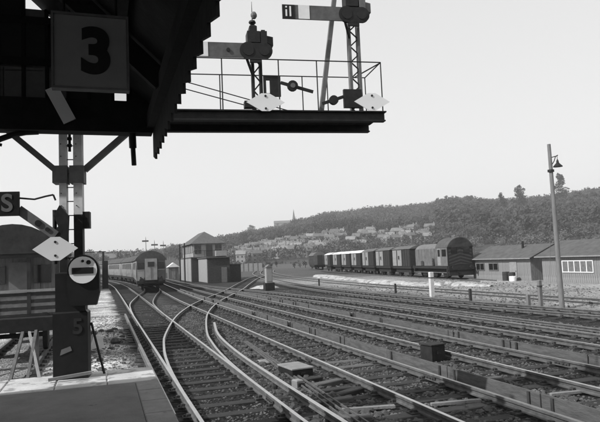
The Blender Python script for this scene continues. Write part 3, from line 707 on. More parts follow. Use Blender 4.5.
# ------------------------------------------------------------------ goods train
s = arclen_at_y(T7, 48.3)
def frame_at(s0, L):
    a, b = along(T7, s0), along(T7, s0 + L); d = b - a
    return a, math.atan2(d.y, d.x) - math.pi / 2
a, rz = frame_at(s, 8.6)
lo = thing('shunting_locomotive', 'dark diesel shunting locomotive with chevrons on its rounded cab end', 'locomotive', (a.x, a.y, 0), rz)
cabp = [(-1.27, 1.2), (1.27, 1.2), (1.27, 2.9)] + arc(0, 2.45, 1.33, R(22), R(158), 14) + [(-1.27, 2.9)]
MB().prism(cabp, 'y', 0, 2.5).build('cab', 'loco', lo)  # cab end near black, its shade put into the paint
for sd_ in (-1, 1):
    MB().box(sd_ * 1.275 - .006, sd_ * 1.275 + .006, .05, 2.45, 1.22, 2.95).build('cab_side', 'loco_side', lo)  # sunlit side put into the colour, paler than the cab end
    dr = MB().box(sd_ * 1.288 - .006, sd_ * 1.288 + .006, 1.5, 2.2, 1.25, 2.85).build('door', 'van_pale', lo)
    MB().box(sd_ * 1.300 - .005, sd_ * 1.300 + .005, 1.6, 2.1, 2.1, 2.75).build('door_window', 'glass', dr)
    MB().box(sd_ * 1.288 - .006, sd_ * 1.288 + .006, .3, 1.2, 2.1, 2.75).build('side_window', 'glass', lo)
    MB().prism([(sd_ * 1.1, 1.22), (sd_ * 1.26, 1.22), (sd_ * 1.26, 1.95), (sd_ * 1.1, 1.95)], 'y', 3.6, 5.6).build('side_box', 'loco_side', lo)
    MB().box(sd_ * 1.2 - .12, sd_ * 1.2 + .12, 6.2, 7.6, 1.22, 1.7).build('side_box', 'loco_side', lo)
    for i in range(7):
        MB().box(sd_ * .985 - .006, sd_ * .985 + .006, 2.75 + i * .8, 3.45 + i * .8, 1.35, 2.9).build('bonnet_door', 'loco_side', lo)
    MB().box(sd_ * 1.3 - .03, sd_ * 1.3 + .03, .3, 8.2, .55, .62).build('coupling_rod', 'rail_side', lo)
    for yy in (.2, 8.2): MB().box(sd_ * 1.15 - .15, sd_ * 1.15 + .15, yy - .12, yy + .12, .35, .4).box(sd_*1.15 - .15, sd_*1.15 + .15, yy-.12, yy+.12, .75, .8).box(sd_*1.28, sd_*1.3, yy-.12, yy+.12, .35, 1.2).build('step', 'under', lo)
    MB().tube((sd_ * .75, -.05, 3.0), (sd_ * .75, -.004, 3.0), .08, 8).build('marker_lamp', 'white', lo)
MB().prism([(-.97, 1.2), (.97, 1.2), (.97, 2.85)] + arc(0, 2.25, 1.14, R(32), R(148), 12) + [(-.97, 2.85)], 'y', 2.51, 8.5).build('bonnet', 'loco_side', lo)
MB().prism([(1.31, 2.93)] + arc(0, 2.45, 1.395, R(20), R(160), 14) + [(-1.31, 2.93)] + arc(0, 2.45, 1.335, R(160), R(20), 14), 'y', -.08, 2.6).build('cab_roof', 'loco_roof', lo)
MB().box(-.25, .25, 4.0, 4.8, 3.38, 3.52).build('exhaust', 'under', lo)
for k in range(6):                                        # chevrons
    zb = 1.25 + k * .3
    for sd_ in (-1, 1):
        MB().add([(0, -.006, zb + .12), (0, -.006, zb + .26), (sd_ * 1.15, -.006, zb - .33 + .12 if zb > 1.5 else max(1.22, zb - .33 + .12)), (sd_ * 1.15, -.006, max(1.24, zb - .33 + .26))], [(0, 1, 3, 2)]).build('chevron', 'stripe', lo)
for x in (-.62, .62): MB().box(x - .3, x + .3, -.03, -.008, 2.35, 2.95).build('end_window', 'glass', lo)
MB().box(-1.25, 1.25, 0, 8.6, .95, 1.195).box(-.9, .9, .2, 8.4, .5, .95).build('frame', 'under', lo)
MB().box(-1.2, 1.2, -.06, .1, .3, .8).build('guard_plate', 'under', lo)
MB().box(-1.27, 1.27, -.12, -.01, .8, 1.19).build('buffer_beam', 'under', lo)
for y in (1.6, 4.1, 6.6): wheelset(lo, 0, y, .66)
buffers(lo, -.12, -1); buffers(lo, 8.6, 1)
s += 9.5
def van(label, s0, white=False, L=5.6, tall=3.45):
    a, rz = frame_at(s0, L)
    t = thing('goods_van', label, 'goods van', (a.x, a.y, 0), rz, 'goods vans behind the locomotive')
    z1 = tall - .42
    MB().box(-1.18, 1.18, .02, L - .02, 1.15, z1).build('body', 'van_dark', t)
    for sd_ in (-1, 1):
        dk = MB().box(sd_ * 1.19 - .008, sd_ * 1.19 + .008, L * .47, L * .98, 1.18, z1 - .04).build('door', 'van_pale', t)
        MB().box(sd_ * 1.205 - .006, sd_ * 1.205 + .006, L * .70, L * .75, 1.2, z1 - .06).build('door_bar', 'van_dark', dk)
        MB().box(sd_ * 1.205 - .006, sd_ * 1.205 + .006, L * .58, L * .66, 1.9, 2.3).build('label_board', 'van_dark', dk)
        for i in range(4): MB().box(sd_ * 1.2 - .012, sd_ * 1.2 + .012, L * (.02 + .13 * i), L * (.045 + .13 * i), 1.16, z1).build('stanchion', 'under', t)
        for i in range(9): MB().box(sd_ * 1.184 - .005, sd_ * 1.184 + .005, .03, L * .465, 1.17 + i * (z1 - 1.17) / 9, 1.15 + (i + 1) * (z1 - 1.17) / 9).build('plank', 'van_dark', t)
    R0 = 2.2; cz = tall - R0; a0 = math.acos(1.24 / R0)
    MB().prism(arc(0, cz, R0, a0, math.pi - a0, 10), 'y', -.05, L + .05).build('roof', 'van_roof_white' if white else 'van_roof', t)
    MB().box(-1.15, 1.15, 0, L, .88, 1.145).build('underframe', 'under', t)
    MB().box(-.95, .95, .5, L - .5, .42, .875).build('brake_gear', 'under', t)
    wheelset(t, 0, 1.2); wheelset(t, 0, L - 1.2); buffers(t, 0, -1); buffers(t, L, 1)
labs = ['goods van with pale door coupled next to the shunting locomotive', 'second goods van behind the locomotive, dark with pale door', 'third goods van behind the locomotive, last with a dark roof',
        'white roofed van with pale door, nearest of the white roofed ones', 'second of the white roofed vans counted from the locomotive', 'third of the white roofed vans counted from the locomotive', 'last white roofed van at the tail of the goods train']
for i, lb in enumerate(labs):
    van(lb, s, i >= 3, tall=3.4 if i < 3 else 3.3); s += 6.55 if i < 5 else 8.5
a0_, a1_ = along(T7, s + 14), along(T7, s + 34)
coach('dark old coach standing beyond the tail of the goods train', a0_, a1_, side='van_dark', roofm='van_roof')

# ------------------------------------------------------------------ signal box
sx = thing('signal_box', 'two storey brick signal box with hipped slate roof and glazed upper floor', 'signal box', (14.2, 86, -.2))
S0 = Vector((-14.2, -86, .2))
def spart(mb, name, mt, parent=sx): return mb.build(name, mt, parent, S0 if parent is sx else (0, 0, 0))
spart(MB().box(11.8, 16.6, 84, 96, -.4, 3.15), 'base_wall', 'dk_brick')  # brick darkened to carry the shade on its front
spart(MB().box(11.735, 11.797, 84.3, 95.8, -.1, 3.1), 'lit_side_face', 'pale_wall')  # pale sheet over the brick paints the left face as sunlit
spart(MB().box(12.75, 15.6, 76.4, 83.998, -.4, 3.0), 'porch_wall', 'dk_brick')
spart(MB().box(12.69, 12.747, 76.6, 83.8, -.1, 2.95), 'lit_porch_face', 'pale_wall')  # same sunlit tone painted on the porch's left face
spart(MB().box(12.55, 15.75, 76.2, 83.99, 3.001, 3.12), 'porch_roof', 'slate')
spart(MB().box(14.5, 15.2, 76.33, 76.398, -.15, 1.8), 'door', 'grey_paint')
spart(MB().box(15.601, 17.5, 78.5, 83.9, -.4, 2.05), 'annex_wall', 'dk_brick')
spart(MB().box(15.61, 17.6, 78.4, 83.95, 2.051, 2.15), 'annex_roof', 'slate')
spart(MB().box(11.7, 16.7, 83.9, 96.1, 3.151, 3.3), 'floor_band', 'slate')
up = spart(MB().box(12.1, 16.3, 84.3, 95.7, 3.301, 5.15), 'upper_wall', 'pale_wall')
for i, (x0, x1) in enumerate(((12.3, 13.2), (13.9, 14.8), (15.2, 16.1))):
    w_ = spart(MB().box(x0, x1, 84.24, 84.298, 3.75 if i != 1 else 3.35, 4.95), 'window', 'glass')
    if i != 1: MB().box((x0+x1)/2 - .03, (x0+x1)/2 + .03, 84.2, 84.238, 3.75, 4.95).box(x0, x1, 84.2, 84.236, 4.3, 4.36).build('glazing_bar', 'grey_paint', w_)
for i in range(6):
    y = 84.7 + i * 1.8
    w_ = spart(MB().box(12.04, 12.098, y, y + 1.5, 3.9, 4.95), 'window', 'glass_grey')
    MB().box(12.0, 12.038, y + .72, y + .78, 3.9, 4.95).build('glazing_bar', 'white', w_)
spart(MB().box(15.1, 16.6, 83.2, 84.2, 3.301, 4.05), 'balcony_panel', 'pale_wall')
spart(MB().box(12.1, 15.1, 83.92, 83.96, 4.1, 4.15).box(12.1, 12.14, 83.92, 83.96, 3.3, 4.1).box(13.6, 13.64, 83.92, 83.96, 3.3, 4.1), 'balcony_rail', 'iron')
ex = .35
spart(MB().add([(12.1-ex, 84.3-ex, 5.16), (16.3+ex, 84.3-ex, 5.16), (16.3+ex, 95.7+ex, 5.16), (12.1-ex, 95.7+ex, 5.16), (14.2, 87.2, 6.95), (14.2, 92.8, 6.95)],
     [(0,1,4),(1,2,5,4),(2,3,5),(3,0,4,5),(0,3,2,1)]), 'roof', 'slate')
spart(MB().box(12.1-ex-.04, 16.3+ex+.04, 84.3-ex-.04, 95.7+ex+.04, 5.1, 5.158), 'gutter', 'grey_paint')
for (x, y, h) in ((11.2, 92, 5.3), (11.3, 87.5, 5.4)): spart(MB().tube((x, y, -.3), (x, y, h), .1, 8), 'stove_pipe', 'iron')
sh = thing('lamp_hut', 'small pale lamp hut beyond the signal box', 'hut', (12.2, 111, -.2))
MB().box(-.9, .9, -1, 1, -.2, 2.1).build('wall', 'grey_paint', sh)
MB().prism([(-1.1, 2.1), (1.1, 2.1), (0, 2.9)], 'y', -1.2, 1.2).build('roof', 'white', sh)
MB().box(-.3, .3, -1.05, -1.002, 0, 1.8).build('door', 'hut_wood', sh)

lw = thing('panelled_parapet', 'low pale panelled wall seen right of the signal box', 'wall', (33.5, 150, -.3), R(-14))
for i in range(9):
    MB().box(-5.4 + i * 1.2, -4.24 + i * 1.2, -.12, .12, 0, 2.1).build('panel', 'hut_door', lw)
    MB().box(-5.46 + i * 1.2, -5.35 + i * 1.2, -.2, .2, 0, 2.3).build('pier', 'grey_paint', lw)
# ------------------------------------------------------------------ posts, cabinets and lineside clutter
lp = thing('lamp_post', 'tall wooden mast with a bell shaped lamp on an iron bracket', 'lamp post', (18.75, 21.25, -.15))
MB().tube((0, 0, -.2), (-.05, 0, 7.15), .12, 12, .075).build('mast', 'mast', lp)
MB().path([(-.02, 0, 6.55), (.26, -.05, 6.62), (.34, -.05, 6.66)], .022, 6).path([(-.02, 0, 6.18), (.14, -.03, 6.4), (.22, -.04, 6.6)], .018, 6).build('bracket', 'iron', lp)
MB().lathe([(.02, .28), (.05, .2), (.06, .12), (.14, .03), (.2, -.03), (.2, -.06), (.05, -.05)], (.3, -.05, 6.2), 14).tube((.3, -.05, 6.48), (.3, -.05, 6.65), .012, 5).build('lamp_shade', 'iron', lp)
MB().tube((-.05, 0, 5.92), (-.05, 0, 6.02), .14, 10).build('clamp', 'iron', lp)
for i in range(2): MB().tube((-.45 - .12 * i, .2, -.05), (-.08, 0, 5.6 - i * .3), .006, 4).build('stay_wire', 'grey_paint', lp)
def post(label, x, y, h, r, mt, name='concrete_post', cap=True):
    t = thing(name, label, 'post', (x, y, -.2))
    MB().cbox(-r, r, -r, r, 0, h + .2, .02).build('shaft', mt, t)
    if cap: MB().box(-r - .015, r + .015, -r - .015, r + .015, h * .72 + .2, h * .72 + .26).build('band', 'chair', t)
post('square white concrete post in front of the locomotive', 18.85, 32.15, 1.32, .115, 'concrete')
post('pale wooden post standing left of the lamp mast', 18.45, 22.2, 1.06, .07, 'mast', 'wooden_post')
post('knee high stump left of the pale wooden post', 18.2, 22.7, .42, .07, 'mast', 'wooden_stump', False)
for i, (x, y, lb) in enumerate(((18.4, 27.5, 'low dark marker stake between the white post and the stump'), (18.9, 37, 'low dark marker stake just beyond the white concrete post'), (19.2, 53, 'low dark stake far off near the white lime heap'))):
    post(lb, x, y, .5, .06, 'stake', 'marker_stake', False)
rc = thing('relay_cabinet', 'pale upright cabinet with gabled cap on a dark plinth', 'cabinet', (13.9, 51.3, -.2))
MB().box(-.42, .42, -.4, .4, 0, .66).build('plinth', 'under', rc)
MB().box(-.27, .27, -.3, .3, .661, 2.0).build('case', 'hut_door', rc)
MB().prism([(-.33, 2.0), (.33, 2.0), (0, 2.25)], 'y', -.36, .36).build('cap', 'grey_paint', rc)
MB().box(-.2, .2, -.325, -.302, .8, 1.9).build('door', 'hut_door', rc)
def pbox(name, label, cat, x, y, z, sx_, sy_, sz_, mt, lid=None, rz=0):
    t = thing(name, label, cat, (x, y, z), rz)
    MB().cbox(-sx_/2, sx_/2, -sy_/2, sy_/2, 0, sz_, .02).build('case', mt, t)
    if lid: MB().cbox(-sx_/2 - .02, sx_/2 + .02, -sy_/2 - .02, sy_/2 + .02, sz_ + .002, sz_ + .035, .01).build('lid', lid, t)
    MB().box(-.05, .05, -sy_/2 - .04, -sy_/2 - .002, sz_ * .5, sz_ * .7).build('hasp', 'iron', t)
    return t
pbox('cable_cover', 'low pale slab cover lying beyond the black point machine', 'cover', 4.0, 15.2, -.17, .36, .55, .05, 'slab', None, .1)
pbox('point_machine', 'black point machine with pale lid between the first two lines', 'point machine', 4.12, 13.2, -.2, .5, .8, .22, 'iron', 'slab', .12)
pbox('junction_box', 'dark upright junction box with lid beside the third line', 'box', 7.72, 13.3, -.2, .42, .42, .40, 'under', 'under', .2)
pbox('detector_box', 'small pale detector box in front of the point machine', 'box', 3.75, 11.9, -.2, .16, .2, .2, 'timber', None, .3)
MB_ = thing('point_rodding', 'rusty steel rods running beside the points to the black machine', 'rodding', (3.9, 11, -.1))
for k in range(3): MB().beam((-.35 + k * .13, -3, 0), (.35 + k * .05, 8, 0), .03, .03).build('rod', 'rail_side', MB_)
for k, (x, y, lb) in enumerate(((4.3, 9.65, 'pale cable plank across the six-foot nearest the platform'), (5.8, 9.3, 'pale cable plank across the second line'), (8.0, 8.95, 'pale cable plank inside the third line'))):
    tag(MB().cbox(-.46, .46, -.035, .035, 0, .05, .008).build('cable_plank', 'slab', None, (x, y, -.168), -.2 + .05 * k), lb, 'plank')
for k in range(7):
    x, y = [(3.95, 10.4), (4.25, 11.2), (4.4, 11.9), (4.1, 12.4), (7.3, 10.6), (4.45, 10.9), (3.75, 9.2)][k]
    lb = ['short dark timber offcut nearest the detector box', 'dark timber offcut lying crosswise before the point machine', 'tilted timber offcut close to the second line', 'timber offcut touching the point machine', 'timber offcut beyond the boarded conductor rail', 'splintered timber offcut between rod ends and second line', 'timber offcut at the foot of the near conductor rail'][k]
    tag(MB().cbox(-.36, .36, -.1, .1, 0, .1, .015).build('timber_offcut', 'sleeper' if k % 2 else 'sleeper_pale', None, (x, y, -.2), random.uniform(-.5, .5)), lb, 'timber')
blk = thing('concrete_block', 'pale concrete block leaning on the sunlit ground beyond the signal foot', 'block', (-.3, 20.8, -.2), .3)
MB().prism([(-.22, 0), (.28, 0), (.22, .42), (-.05, .5)], 'y', -.25, .25).build('block', 'concrete', blk)
MB().path([(-.05, 0, .45), (-.05, 0, .58), (.08, 0, .58), (.08, 0, .45)], .015, 5).build('lifting_loop', 'iron', blk)
rk = thing('coal_lump', 'dark lump lying alone on the pale ground near the short conductor rail', 'lump', (.4, 21.6, -.14))
MB().lathe([(.02, -.05), (.15, .0), (.19, .07), (.12, .16), (.02, .2)], n=7).build('lump', 'chair', rk)
# white spoil
def heap(label, pts, seed):
    rnd = random.Random(seed); vs = []; fs = []
    P = spline(pts, .5); wd = 1.0
    for i, p in enumerate(P):
        t = i / (len(P) - 1); wv = (.3 + .9 * math.sin(math.pi * t) ** .6) * (1 + .9 * fb(p.y, seed, .7) + .5 * fb(p.y, seed, 2.2))
        dn = (P[min(i+1, len(P)-1)] - P[max(i-1, 0)]).normalized(); s_ = Vector((dn.y, -dn.x, 0))
        for j in range(9):
            u = -1 + j / 4; q = p + s_ * (u * wv)
            vs.append((q.x, q.y, ground_z(q.x, q.y) - .03 + (.24 * (1 - u*u) + .05 * fb(q.x, q.y, 2.5)) * (.4 + math.sin(math.pi * t))))
    for i in range(len(P) - 1):
        for j in range(8): fs.append((i*9+j, i*9+j+1, (i+1)*9+j+1, (i+1)*9+j))
    me = bpy.data.meshes.new('lime_heap'); me.from_pydata(vs, [], fs); me.materials.append(M['lime'])
    for p in me.polygons: p.use_smooth = True
    tag(put('lime_heap', me), label, 'spoil', kind='stuff')
heap('white lime spill along the siding in front of the locomotive', [(26.6, 37), (25.8, 41), (25.6, 46)], 1)
heap('white lime heap in the distance below the white roofed vans', [(26.2, 57), (26.8, 66), (29, 78), (31.5, 88)], 2)
heap('thin white spill between the yard siding and the goods train', [(24.6, 42), (24.8, 50), (25.2, 57)], 3)
heap('white patch of lime by the pale cabinet', [(14.6, 54), (15.0, 58)], 4)

# ------------------------------------------------------------------ yard huts
def hut(label, x0, y0, y1, depth, eave, ridge, wins, door=None, chim=False):
    t = thing('wooden_hut', label, 'hut', (x0, y0, -.15))
    L = y1 - y0
    MB().box(.06, depth - .06, .06, L - .06, -.1, eave).build('wall_core', 'hut_wood', t)
    bm_ = [MB().cbox(0, .055, 0, .19, 0, eave - .02, .006).mesh('wall_board', 'hut_wood')]
    n_ = int(L / .2)
    for i in range(n_): put('wall_board', bm_[0], t, (random.uniform(0, .012), i * .2, 0))
    for i in range(int(depth / .2)):
        x = i * .2 + .06; zt = eave + (ridge - eave) * (1 - abs(x + .1 - depth/2) / (depth/2)) - .05
        MB().box(x, x + .19, 0, .055, 0, zt).build('end_board', 'hut_wood', t)
    MB().prism([(.06, eave), (depth - .06, eave), (depth/2, ridge - .03)], 'y', .06, L - .06).build('gable', 'hut_wood', t)
    for s_ in (0, 1):
        xa, xb = (-.3, depth/2) if s_ == 0 else (depth + .3, depth/2)
        za = eave - .12
        MB().add([(xa, -.35, za), (xb, -.35, ridge), (xb, L + .35, ridge), (xa, L + .35, za), (xa, -.35, za + .07), (xb, -.35, ridge + .07), (xb, L + .35, ridge + .07), (xa, L + .35, za + .07)],
                 [(0,1,2,3),(4,7,6,5),(0,3,7,4),(1,5,6,2),(0,4,5,1),(3,2,6,7)]).build('roof_slope', 'felt', t)
        MB().beam((xa, -.37, za + .03), (xb, -.37, ridge + .03), .03, .16, up=(0, 1, 0)).build('barge_board', 'soot', t)
    MB().box(-.34, -.302, -.35, L + .35, eave - .13, eave - .05).build('gutter', 'timber', t)
    for (a, b, z0, z1, mt) in wins:
        w_ = MB().box(-.03, -.002, a, b, z0, z1).build('window', mt, t)
        fr = MB()
        k = max(2, int((b - a) / .5))
        for i in range(k + 1): fr.box(-.055, -.031, a + (b - a) * i / k - .03, a + (b - a) * i / k + .03, z0, z1)
        fr.box(-.06, -.0305, a - .03, b + .03, z0 - .06, z0).box(-.06, -.0305, a - .03, b + .03, z1, z1 + .06).build('window_frame', 'white' if mt == 'glass_grey' else 'grey_paint', w_)
    if door: 
        d_ = MB().box(-.04, -.002, door[0], door[1], .02, 1.6).build('door', 'hut_door', t)
        MB().box(-.07, -.041, door[0] + .08, door[0] + .12, .75, .85).build('handle', 'iron', d_)
    if chim: MB().tube((depth * .35, L * .35, ridge - .5), (depth * .35, L * .35, ridge + .35), .1, 8).build('stove_pipe', 'iron', t)
    return t
hut('weathered timber hut with pale door, nearer the locomotive', 33.0, 40.6, 48.6, 4.6, 1.95, 2.95, [(4.2, 5.5, .9, 1.45, 'glass'), (6.2, 7.4, .9, 1.45, 'glass')], (1.7, 2.6), True)
hut('timber hut with white framed windows at the edge of the yard', 32.2, 26.5, 38.4, 4.8, 2.05, 3.1, [(6.7, 9.6, .85, 1.6, 'glass_grey'), (1.0, 3.2, .95, 1.6, 'glass_grey')])
for i, (x, y, mt, h, lb) in enumerate(((32.3, 42.9, 'stake', .75, 'dark oil drum by the pale hut door'), (32.2, 42.0, 'stake', .72, 'dark oil drum to the right of its twin by the hut'), (31.9, 41.5, 'white', .42, 'low white drum standing before the dark drums'))):
    t = thing('oil_drum', lb, 'drum', (x, y, -.12))
    MB().lathe([(.28, 0), (.29, .02), (.29, h*.33), (.305, h*.35), (.29, h*.37), (.29, h*.66), (.305, h*.68), (.29, h*.7), (.29, h-.02), (.28, h), (.26, h), (.26, h-.02)], n=16).build('drum_body', mt, t)
    MB().tube((.12, 0, h - .02), (.12, 0, h + .015), .03, 8).build('bung', 'iron', t)

# far semaphore signals above the electric train, and the dark post by the bay
def far_signal(label, x, y, h, arms, group=None):
    t = thing('distant_semaphore', label, 'signal', (x, y, -.2), 0, group)
    MB().tube((0, 0, 0), (0, 0, h), .08, 8, .05).build('post', 'mast', t)
    for (z, s_) in arms: MB().box(min(0, s_ * 1.2), max(0, s_ * 1.2), -.05, -.02, z - .14, z + .14).build('arm', 'red', t)
    MB().tube((0, 0, h), (0, 0, h + .5), .05, 6, .01).build('finial', 'iron', t)
far_signal('far semaphore rising over the left corner of the electric train roof', 7.6, 112, 7.3, [(7.0, -.55), (7.0, .4)])
far_signal('far semaphore rising over the middle of the electric train roof', 9.2, 113, 6.7, [(6.3, -.5), (6.3, .5)])
far_signal('far semaphore over the right corner of the electric train roof', 10.7, 112, 6.5, [(6.1, -.5), (6.1, .4)])
dp = thing('loading_gauge', 'dark post with a thin cross arm by the bay coach', 'gauge', (.15, 77, -.2))
MB().tube((0, 0, 0), (0, 0, 4.55), .16, 8, .12).build('post', 'iron', dp)
MB().box(-2.4, .3, -.05, .05, 4.45, 4.55).build('cross_arm', 'iron', dp)
MB().box(-.1, .55, -.3, .3, 0, 3.4).build('cabinet', 'under', dp)

# ------------------------------------------------------------------ hill, woods and houses
SKY = [(-900, 10), (-300, 12), (40, 13), (90, 14), (140, 13), (180, 15), (225, 22), (250, 27), (280, 31), (300, 37), (330, 43), (380, 44), (420, 45), (460, 50), (500, 48), (540, 48), (600, 52), (800, 56), (1400, 50), (3000, 30)]
def az_of(px): return YAW + math.atan((px - 300) / 600)
AZ = [(az_of(x), e) for x, e in SKY]
CR = 1150.0
def crest(a):
    for (a0, e0), (a1, e1) in zip(AZ, AZ[1:]):
        if a0 <= a <= a1: e = e0 + (e1 - e0) * sstep(0, 1, (a - a0) / (a1 - a0)); break
    else: e = 10
    return max(2, e * CR * max(.3, math.cos(a - YAW)) / 600 + 2.45 - 9.5)
def hill_z(x, y):
    r = math.hypot(x, y); a = math.atan2(x, y)
    z = crest(a) * (.8 * sstep(420, CR, r) + .2 * sstep(330, 560, r)) + 6 * fb(x, y, .0045) * sstep(430, 700, r)
    return z - .35
NA, NR = 150, 50
vs = []; fs = []
for i in range(NA + 1):
    a = R(-62) + R(150) * i / NA
    for j in range(NR + 1):
        r = 320 + (2400 - 320) * (j / NR) ** 1.7
        x, y = r * math.sin(a), r * math.cos(a); vs.append((x, y, hill_z(x, y)))
for i in range(NA):
    for j in range(NR): fs.append((i*(NR+1)+j, (i+1)*(NR+1)+j, (i+1)*(NR+1)+j+1, i*(NR+1)+j+1))
me = bpy.data.meshes.new('hill'); me.from_pydata(vs, [], fs); me.materials.append(M['hillside'])
for p in me.polygons: p.use_smooth = True
tag(put('hill', me), kind='structure')

def crown(rnd, vs, fs, c, rx, rz, n, s):
    for _ in range(n):
        d = Vector((rnd.gauss(0, 1), rnd.gauss(0, 1), rnd.gauss(0, 1))).normalized() * (rnd.random() ** .4)
        q = c + Vector((d.x * rx, d.y * rx, d.z * rz)); o = len(vs)
        u = Vector((rnd.gauss(0, 1), rnd.gauss(0, 1), rnd.gauss(0, 1))).normalized(); v = u.orthogonal().normalized(); k = s * rnd.uniform(.6, 1.4)
        vs += [tuple(q + u * k), tuple(q + v * k * .8), tuple(q - u * k * .9), tuple(q - v * k * .7)]; fs.append((o, o+1, o+2, o+3))
def wood(name, label, material, count, seed, px0, px1, r0, r1, hmin, hmax, rule, leaves=13):
    rnd = random.Random(seed); vs = []; fs = []
    a0, a1 = az_of(px0), az_of(px1)
    for k in range(count):
        a = rnd.uniform(a0, a1); r = (r0 ** 2 + (r1 ** 2 - r0 ** 2) * rnd.random()) ** .5
        px = 300 + 600 * math.tan(a - YAW); x, y = r * math.sin(a), r * math.cos(a)
        if not rule(px, r, x, y, rnd): continue
        h = rnd.uniform(hmin, hmax); z = hill_z(x, y); rr = h * rnd.uniform(.3, .45); o = len(vs)
        vs += [(x - .2, y, z - 1), (x + .2, y, z - 1), (x, y + .2, z - 1), (x, y, z + h * .7)]; fs += [(o, o+1, o+3), (o+1, o+2, o+3), (o+2, o, o+3)]
        for q in range(3):
            crown(rnd, vs, fs, Vector((x + rnd.uniform(-.4, .4) * rr, y + rnd.uniform(-.4, .4) * rr, z + h * rnd.uniform(.4, .75))), rr * rnd.uniform(.6, .9), h * rnd.uniform(.2, .32), int(leaves * (2 if r < 720 else 1)), h * (.07 if r < 720 else .09))
    me = bpy.data.meshes.new(name); me.from_pydata(vs, [], fs); me.materials.append(M[material])
    return tag(put(name, me), label, 'wood', kind='stuff')
def foot(px): return 570 if px < 432 else 400
rule = lambda px, r, x, y, rnd: r > foot(px) + 60 * fb(x, y, .006)
wood('hillside_wood', 'grey wooded hillside rising behind the goods yard', 'leaf', 9000, 11, 170, 860, 420, 1230, 9, 15, rule)
wood('evergreen_wood', 'darker evergreen patches among the hillside trees', 'leaf_dark', 4200, 12, 215, 860, 450, 1230, 10, 17, lambda px, r, x, y, rnd: rule(px, r, x, y, rnd) and fb(x, y, .008, 40) > .1)
wood('bare_wood', 'pale bare trees at the foot of the hill', 'leaf_pale', 3600, 13, 170, 860, 360, 900, 5, 10, lambda px, r, x, y, rnd: fb(x, y, .01, 70) > .02 and (r > 560 or px > 436 or r > 380))
wood('garden_trees', 'dark garden trees and hedges among the hillside houses', 'leaf', 620, 17, 224, 436, 395, 585, 5, 9, lambda px, r, x, y, rnd: True)
wood('tall_wood', 'big dark trees massed on the slope behind the huts', 'leaf', 900, 16, 440, 860, 430, 900, 14, 22, lambda px, r, x, y, rnd: fb(x, y, .008, 90) > -.15, 44)
wood('far_treeline', 'low hazy treeline beyond the electric train', 'leaf', 2600, 14, -420, 235, 430, 1250, 8, 13, lambda px, r, x, y, rnd: True)
wood('lineside_scrub', 'scrub and hedges between the yard and the houses', 'leaf', 1300, 15, 224, 860, 175, 420, 1.2, 2.8, lambda px, r, x, y, rnd: fb(x, y, .02, 20) > 0)

def tree(label, px, r, h, mt, slim=.3):
    rnd = random.Random(int(px * 7)); a = az_of(px); x, y = r * math.sin(a), r * math.cos(a); z = hill_z(x, y)
    t = thing('hilltop_tree', label, 'tree', (x, y, z - .5))
    MB().tube((0, 0, 0), (0, 0, h * .8), .3, 7, .08).build('trunk', 'bark', t)
    vs = []; fs = []
    for q in range(12):
        f = q / 11
        crown(rnd, vs, fs, Vector((rnd.uniform(-.5, .5) * h * slim, rnd.uniform(-.5, .5) * h * slim, h * (.3 + .65 * f))), h * slim * (1.05 - .75 * f), h * .1, 120, h * .026)
    me = bpy.data.meshes.new('crown'); me.from_pydata(vs, [], fs); me.materials.append(M[mt]); put('crown', me, t)
tree('tall dark pine standing above the ridge behind the lamp mast', 561, 760, 42, 'leaf_dark', .2)
tree('dark pine on the slope above the first hut', 521, 700, 34, 'leaf_dark', .26)
tree('rounded tree on the skyline left of the church spire', 250, 1000, 22, 'leaf', .4)
tree('dark tree on the skyline above the white roofed vans', 366, 1150, 22, 'leaf_dark', .35)
tree('tree breaking the skyline above the locomotive', 462, 1150, 21, 'leaf', .4)
tree('slender conifer on the slope left of the lamp mast', 503, 680, 28, 'leaf_dark', .2)
tree('bushy tree right behind the signal box roof', 243, 560, 17, 'leaf', .45)

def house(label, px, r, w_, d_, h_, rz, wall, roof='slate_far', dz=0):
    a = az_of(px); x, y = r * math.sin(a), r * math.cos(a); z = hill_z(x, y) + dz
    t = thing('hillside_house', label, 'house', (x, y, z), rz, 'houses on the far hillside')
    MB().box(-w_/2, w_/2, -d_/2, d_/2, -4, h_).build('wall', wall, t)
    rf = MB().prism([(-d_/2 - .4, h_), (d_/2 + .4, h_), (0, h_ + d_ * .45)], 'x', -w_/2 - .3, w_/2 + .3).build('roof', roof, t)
    MB().box(w_/2 - 1.3, w_/2 - .4, -.5, .5, h_ + d_ * .2, h_ + d_ * .45 + 1.3).build('chimney', 'house_grey', rf)
    for j in range(2):
        z0 = .8 + j * h_ * .5
        for i in range(2): MB().box(-w_/2 + w_ * (.15 + .45 * i), -w_/2 + w_ * (.30 + .45 * i), -d_/2 - .06, -d_/2 - .01, z0, z0 + h_ * .2).build('window', 'glass', t)
        MB().box(-w_/2 - .06, -w_/2 - .01, -d_ * .12, d_ * .08, z0, z0 + h_ * .2).build('window', 'glass', t)
rnd = random.Random(5)
ORD = ['first', 'second', 'third', 'fourth', 'fifth', 'sixth', 'seventh', 'eighth', 'ninth', 'tenth', 'eleventh', 'twelfth', 'thirteenth', 'fourteenth', 'fifteenth', 'sixteenth']
def row(text, px0, px1, n, r):
    for i in range(n):
        px = px0 + (px1 - px0) * (i + .5) / n + rnd.uniform(-1.5, 1.5); rr = r + rnd.uniform(-34, 34)
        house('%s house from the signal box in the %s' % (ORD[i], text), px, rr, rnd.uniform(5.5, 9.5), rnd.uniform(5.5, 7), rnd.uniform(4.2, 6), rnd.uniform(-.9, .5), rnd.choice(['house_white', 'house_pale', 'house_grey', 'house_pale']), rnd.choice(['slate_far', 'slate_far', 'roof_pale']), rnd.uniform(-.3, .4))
row('lowest hillside row', 230, 318, 13, 425)
row('second lowest hillside row', 234, 335, 16, 460)
row('third hillside row up', 238, 345, 16, 500)
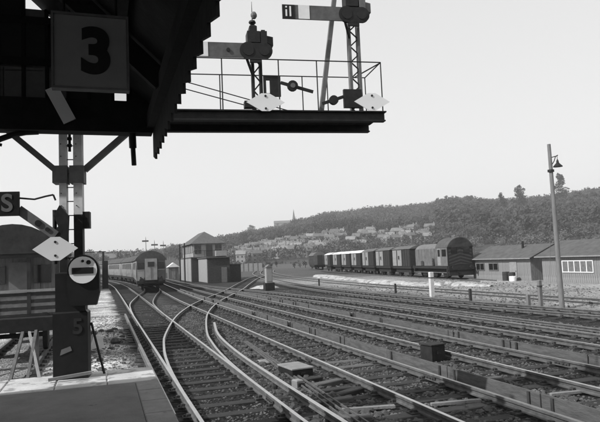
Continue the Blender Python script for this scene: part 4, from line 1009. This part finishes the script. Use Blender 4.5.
row('top hillside row below the wood', 252, 345, 12, 540)
row('row above the goods vans', 346, 432, 15, 480)
row('upper row above the goods vans', 352, 432, 12, 520)
house('pale tall villa among trees right of the lamp mast', 584, 600, 9, 8, 13, .3, 'house_pale', dz=0)
house('pale villa half hidden at the edge of the wooded hill', 593, 640, 9, 8, 12, -.2, 'house_pale', dz=0)
house('small pale house alone in the wood above the first hut', 514, 800, 12, 9, 10, .1, 'house_pale', dz=4)
house('long pale house near the ridge left of the church spire', 282, 1060, 30, 10, 6, -.3, 'house_pale', dz=10)
for i, px in enumerate((106, 115, 124, 132)):
    house('%s hazy house from the bay beyond the electric train' % ORD[i], px, 470 + 12 * i, 11, 8, 6, .2 * i, 'house_pale', dz=.5)
ch = thing('church', 'church with a slender spire on the ridge', 'church', (0, 0, 0))
a = az_of(293.5); x, y = 1100 * math.sin(a), 1100 * math.cos(a); ch.scale = (1.35, 1.35, 1.35); ch.location = (x, y, hill_z(x, y))
MB().box(-2.2, 2.2, -2.2, 2.2, -2, 10).build('tower', 'house_grey', ch)
MB().lathe([(2.4, 10), (1.4, 16), (.05, 26)], n=8).build('spire', 'slate_far', ch)
MB().box(2.3, 16, -4, 4, -2, 6).build('nave', 'house_grey', ch)
MB().prism([(-4.4, 6), (4.4, 6), (0, 10)], 'x', 2.3, 16.3).build('nave_roof', 'slate_far', ch)

# ------------------------------------------------------------------ haze
hz = MB().box(-2600, 2600, -60, 2500, -30, 170).mesh('haze', 'white')
hm = bpy.data.materials.new('thin_haze'); hm.use_nodes = True; hm.node_tree.nodes.clear()
pv = hm.node_tree.nodes.new('ShaderNodeVolumePrincipled'); ou = hm.node_tree.nodes.new('ShaderNodeOutputMaterial')
pv.inputs['Color'].default_value = (.9, .9, .9, 1); pv.inputs['Density'].default_value = .0003; pv.inputs['Anisotropy'].default_value = .2
hm.node_tree.links.new(pv.outputs[0], ou.inputs['Volume'])
hz.materials.clear(); hz.materials.append(hm)
tag(put('haze', hz), 'thin pale haze greying the far hillside', 'haze', kind='stuff')
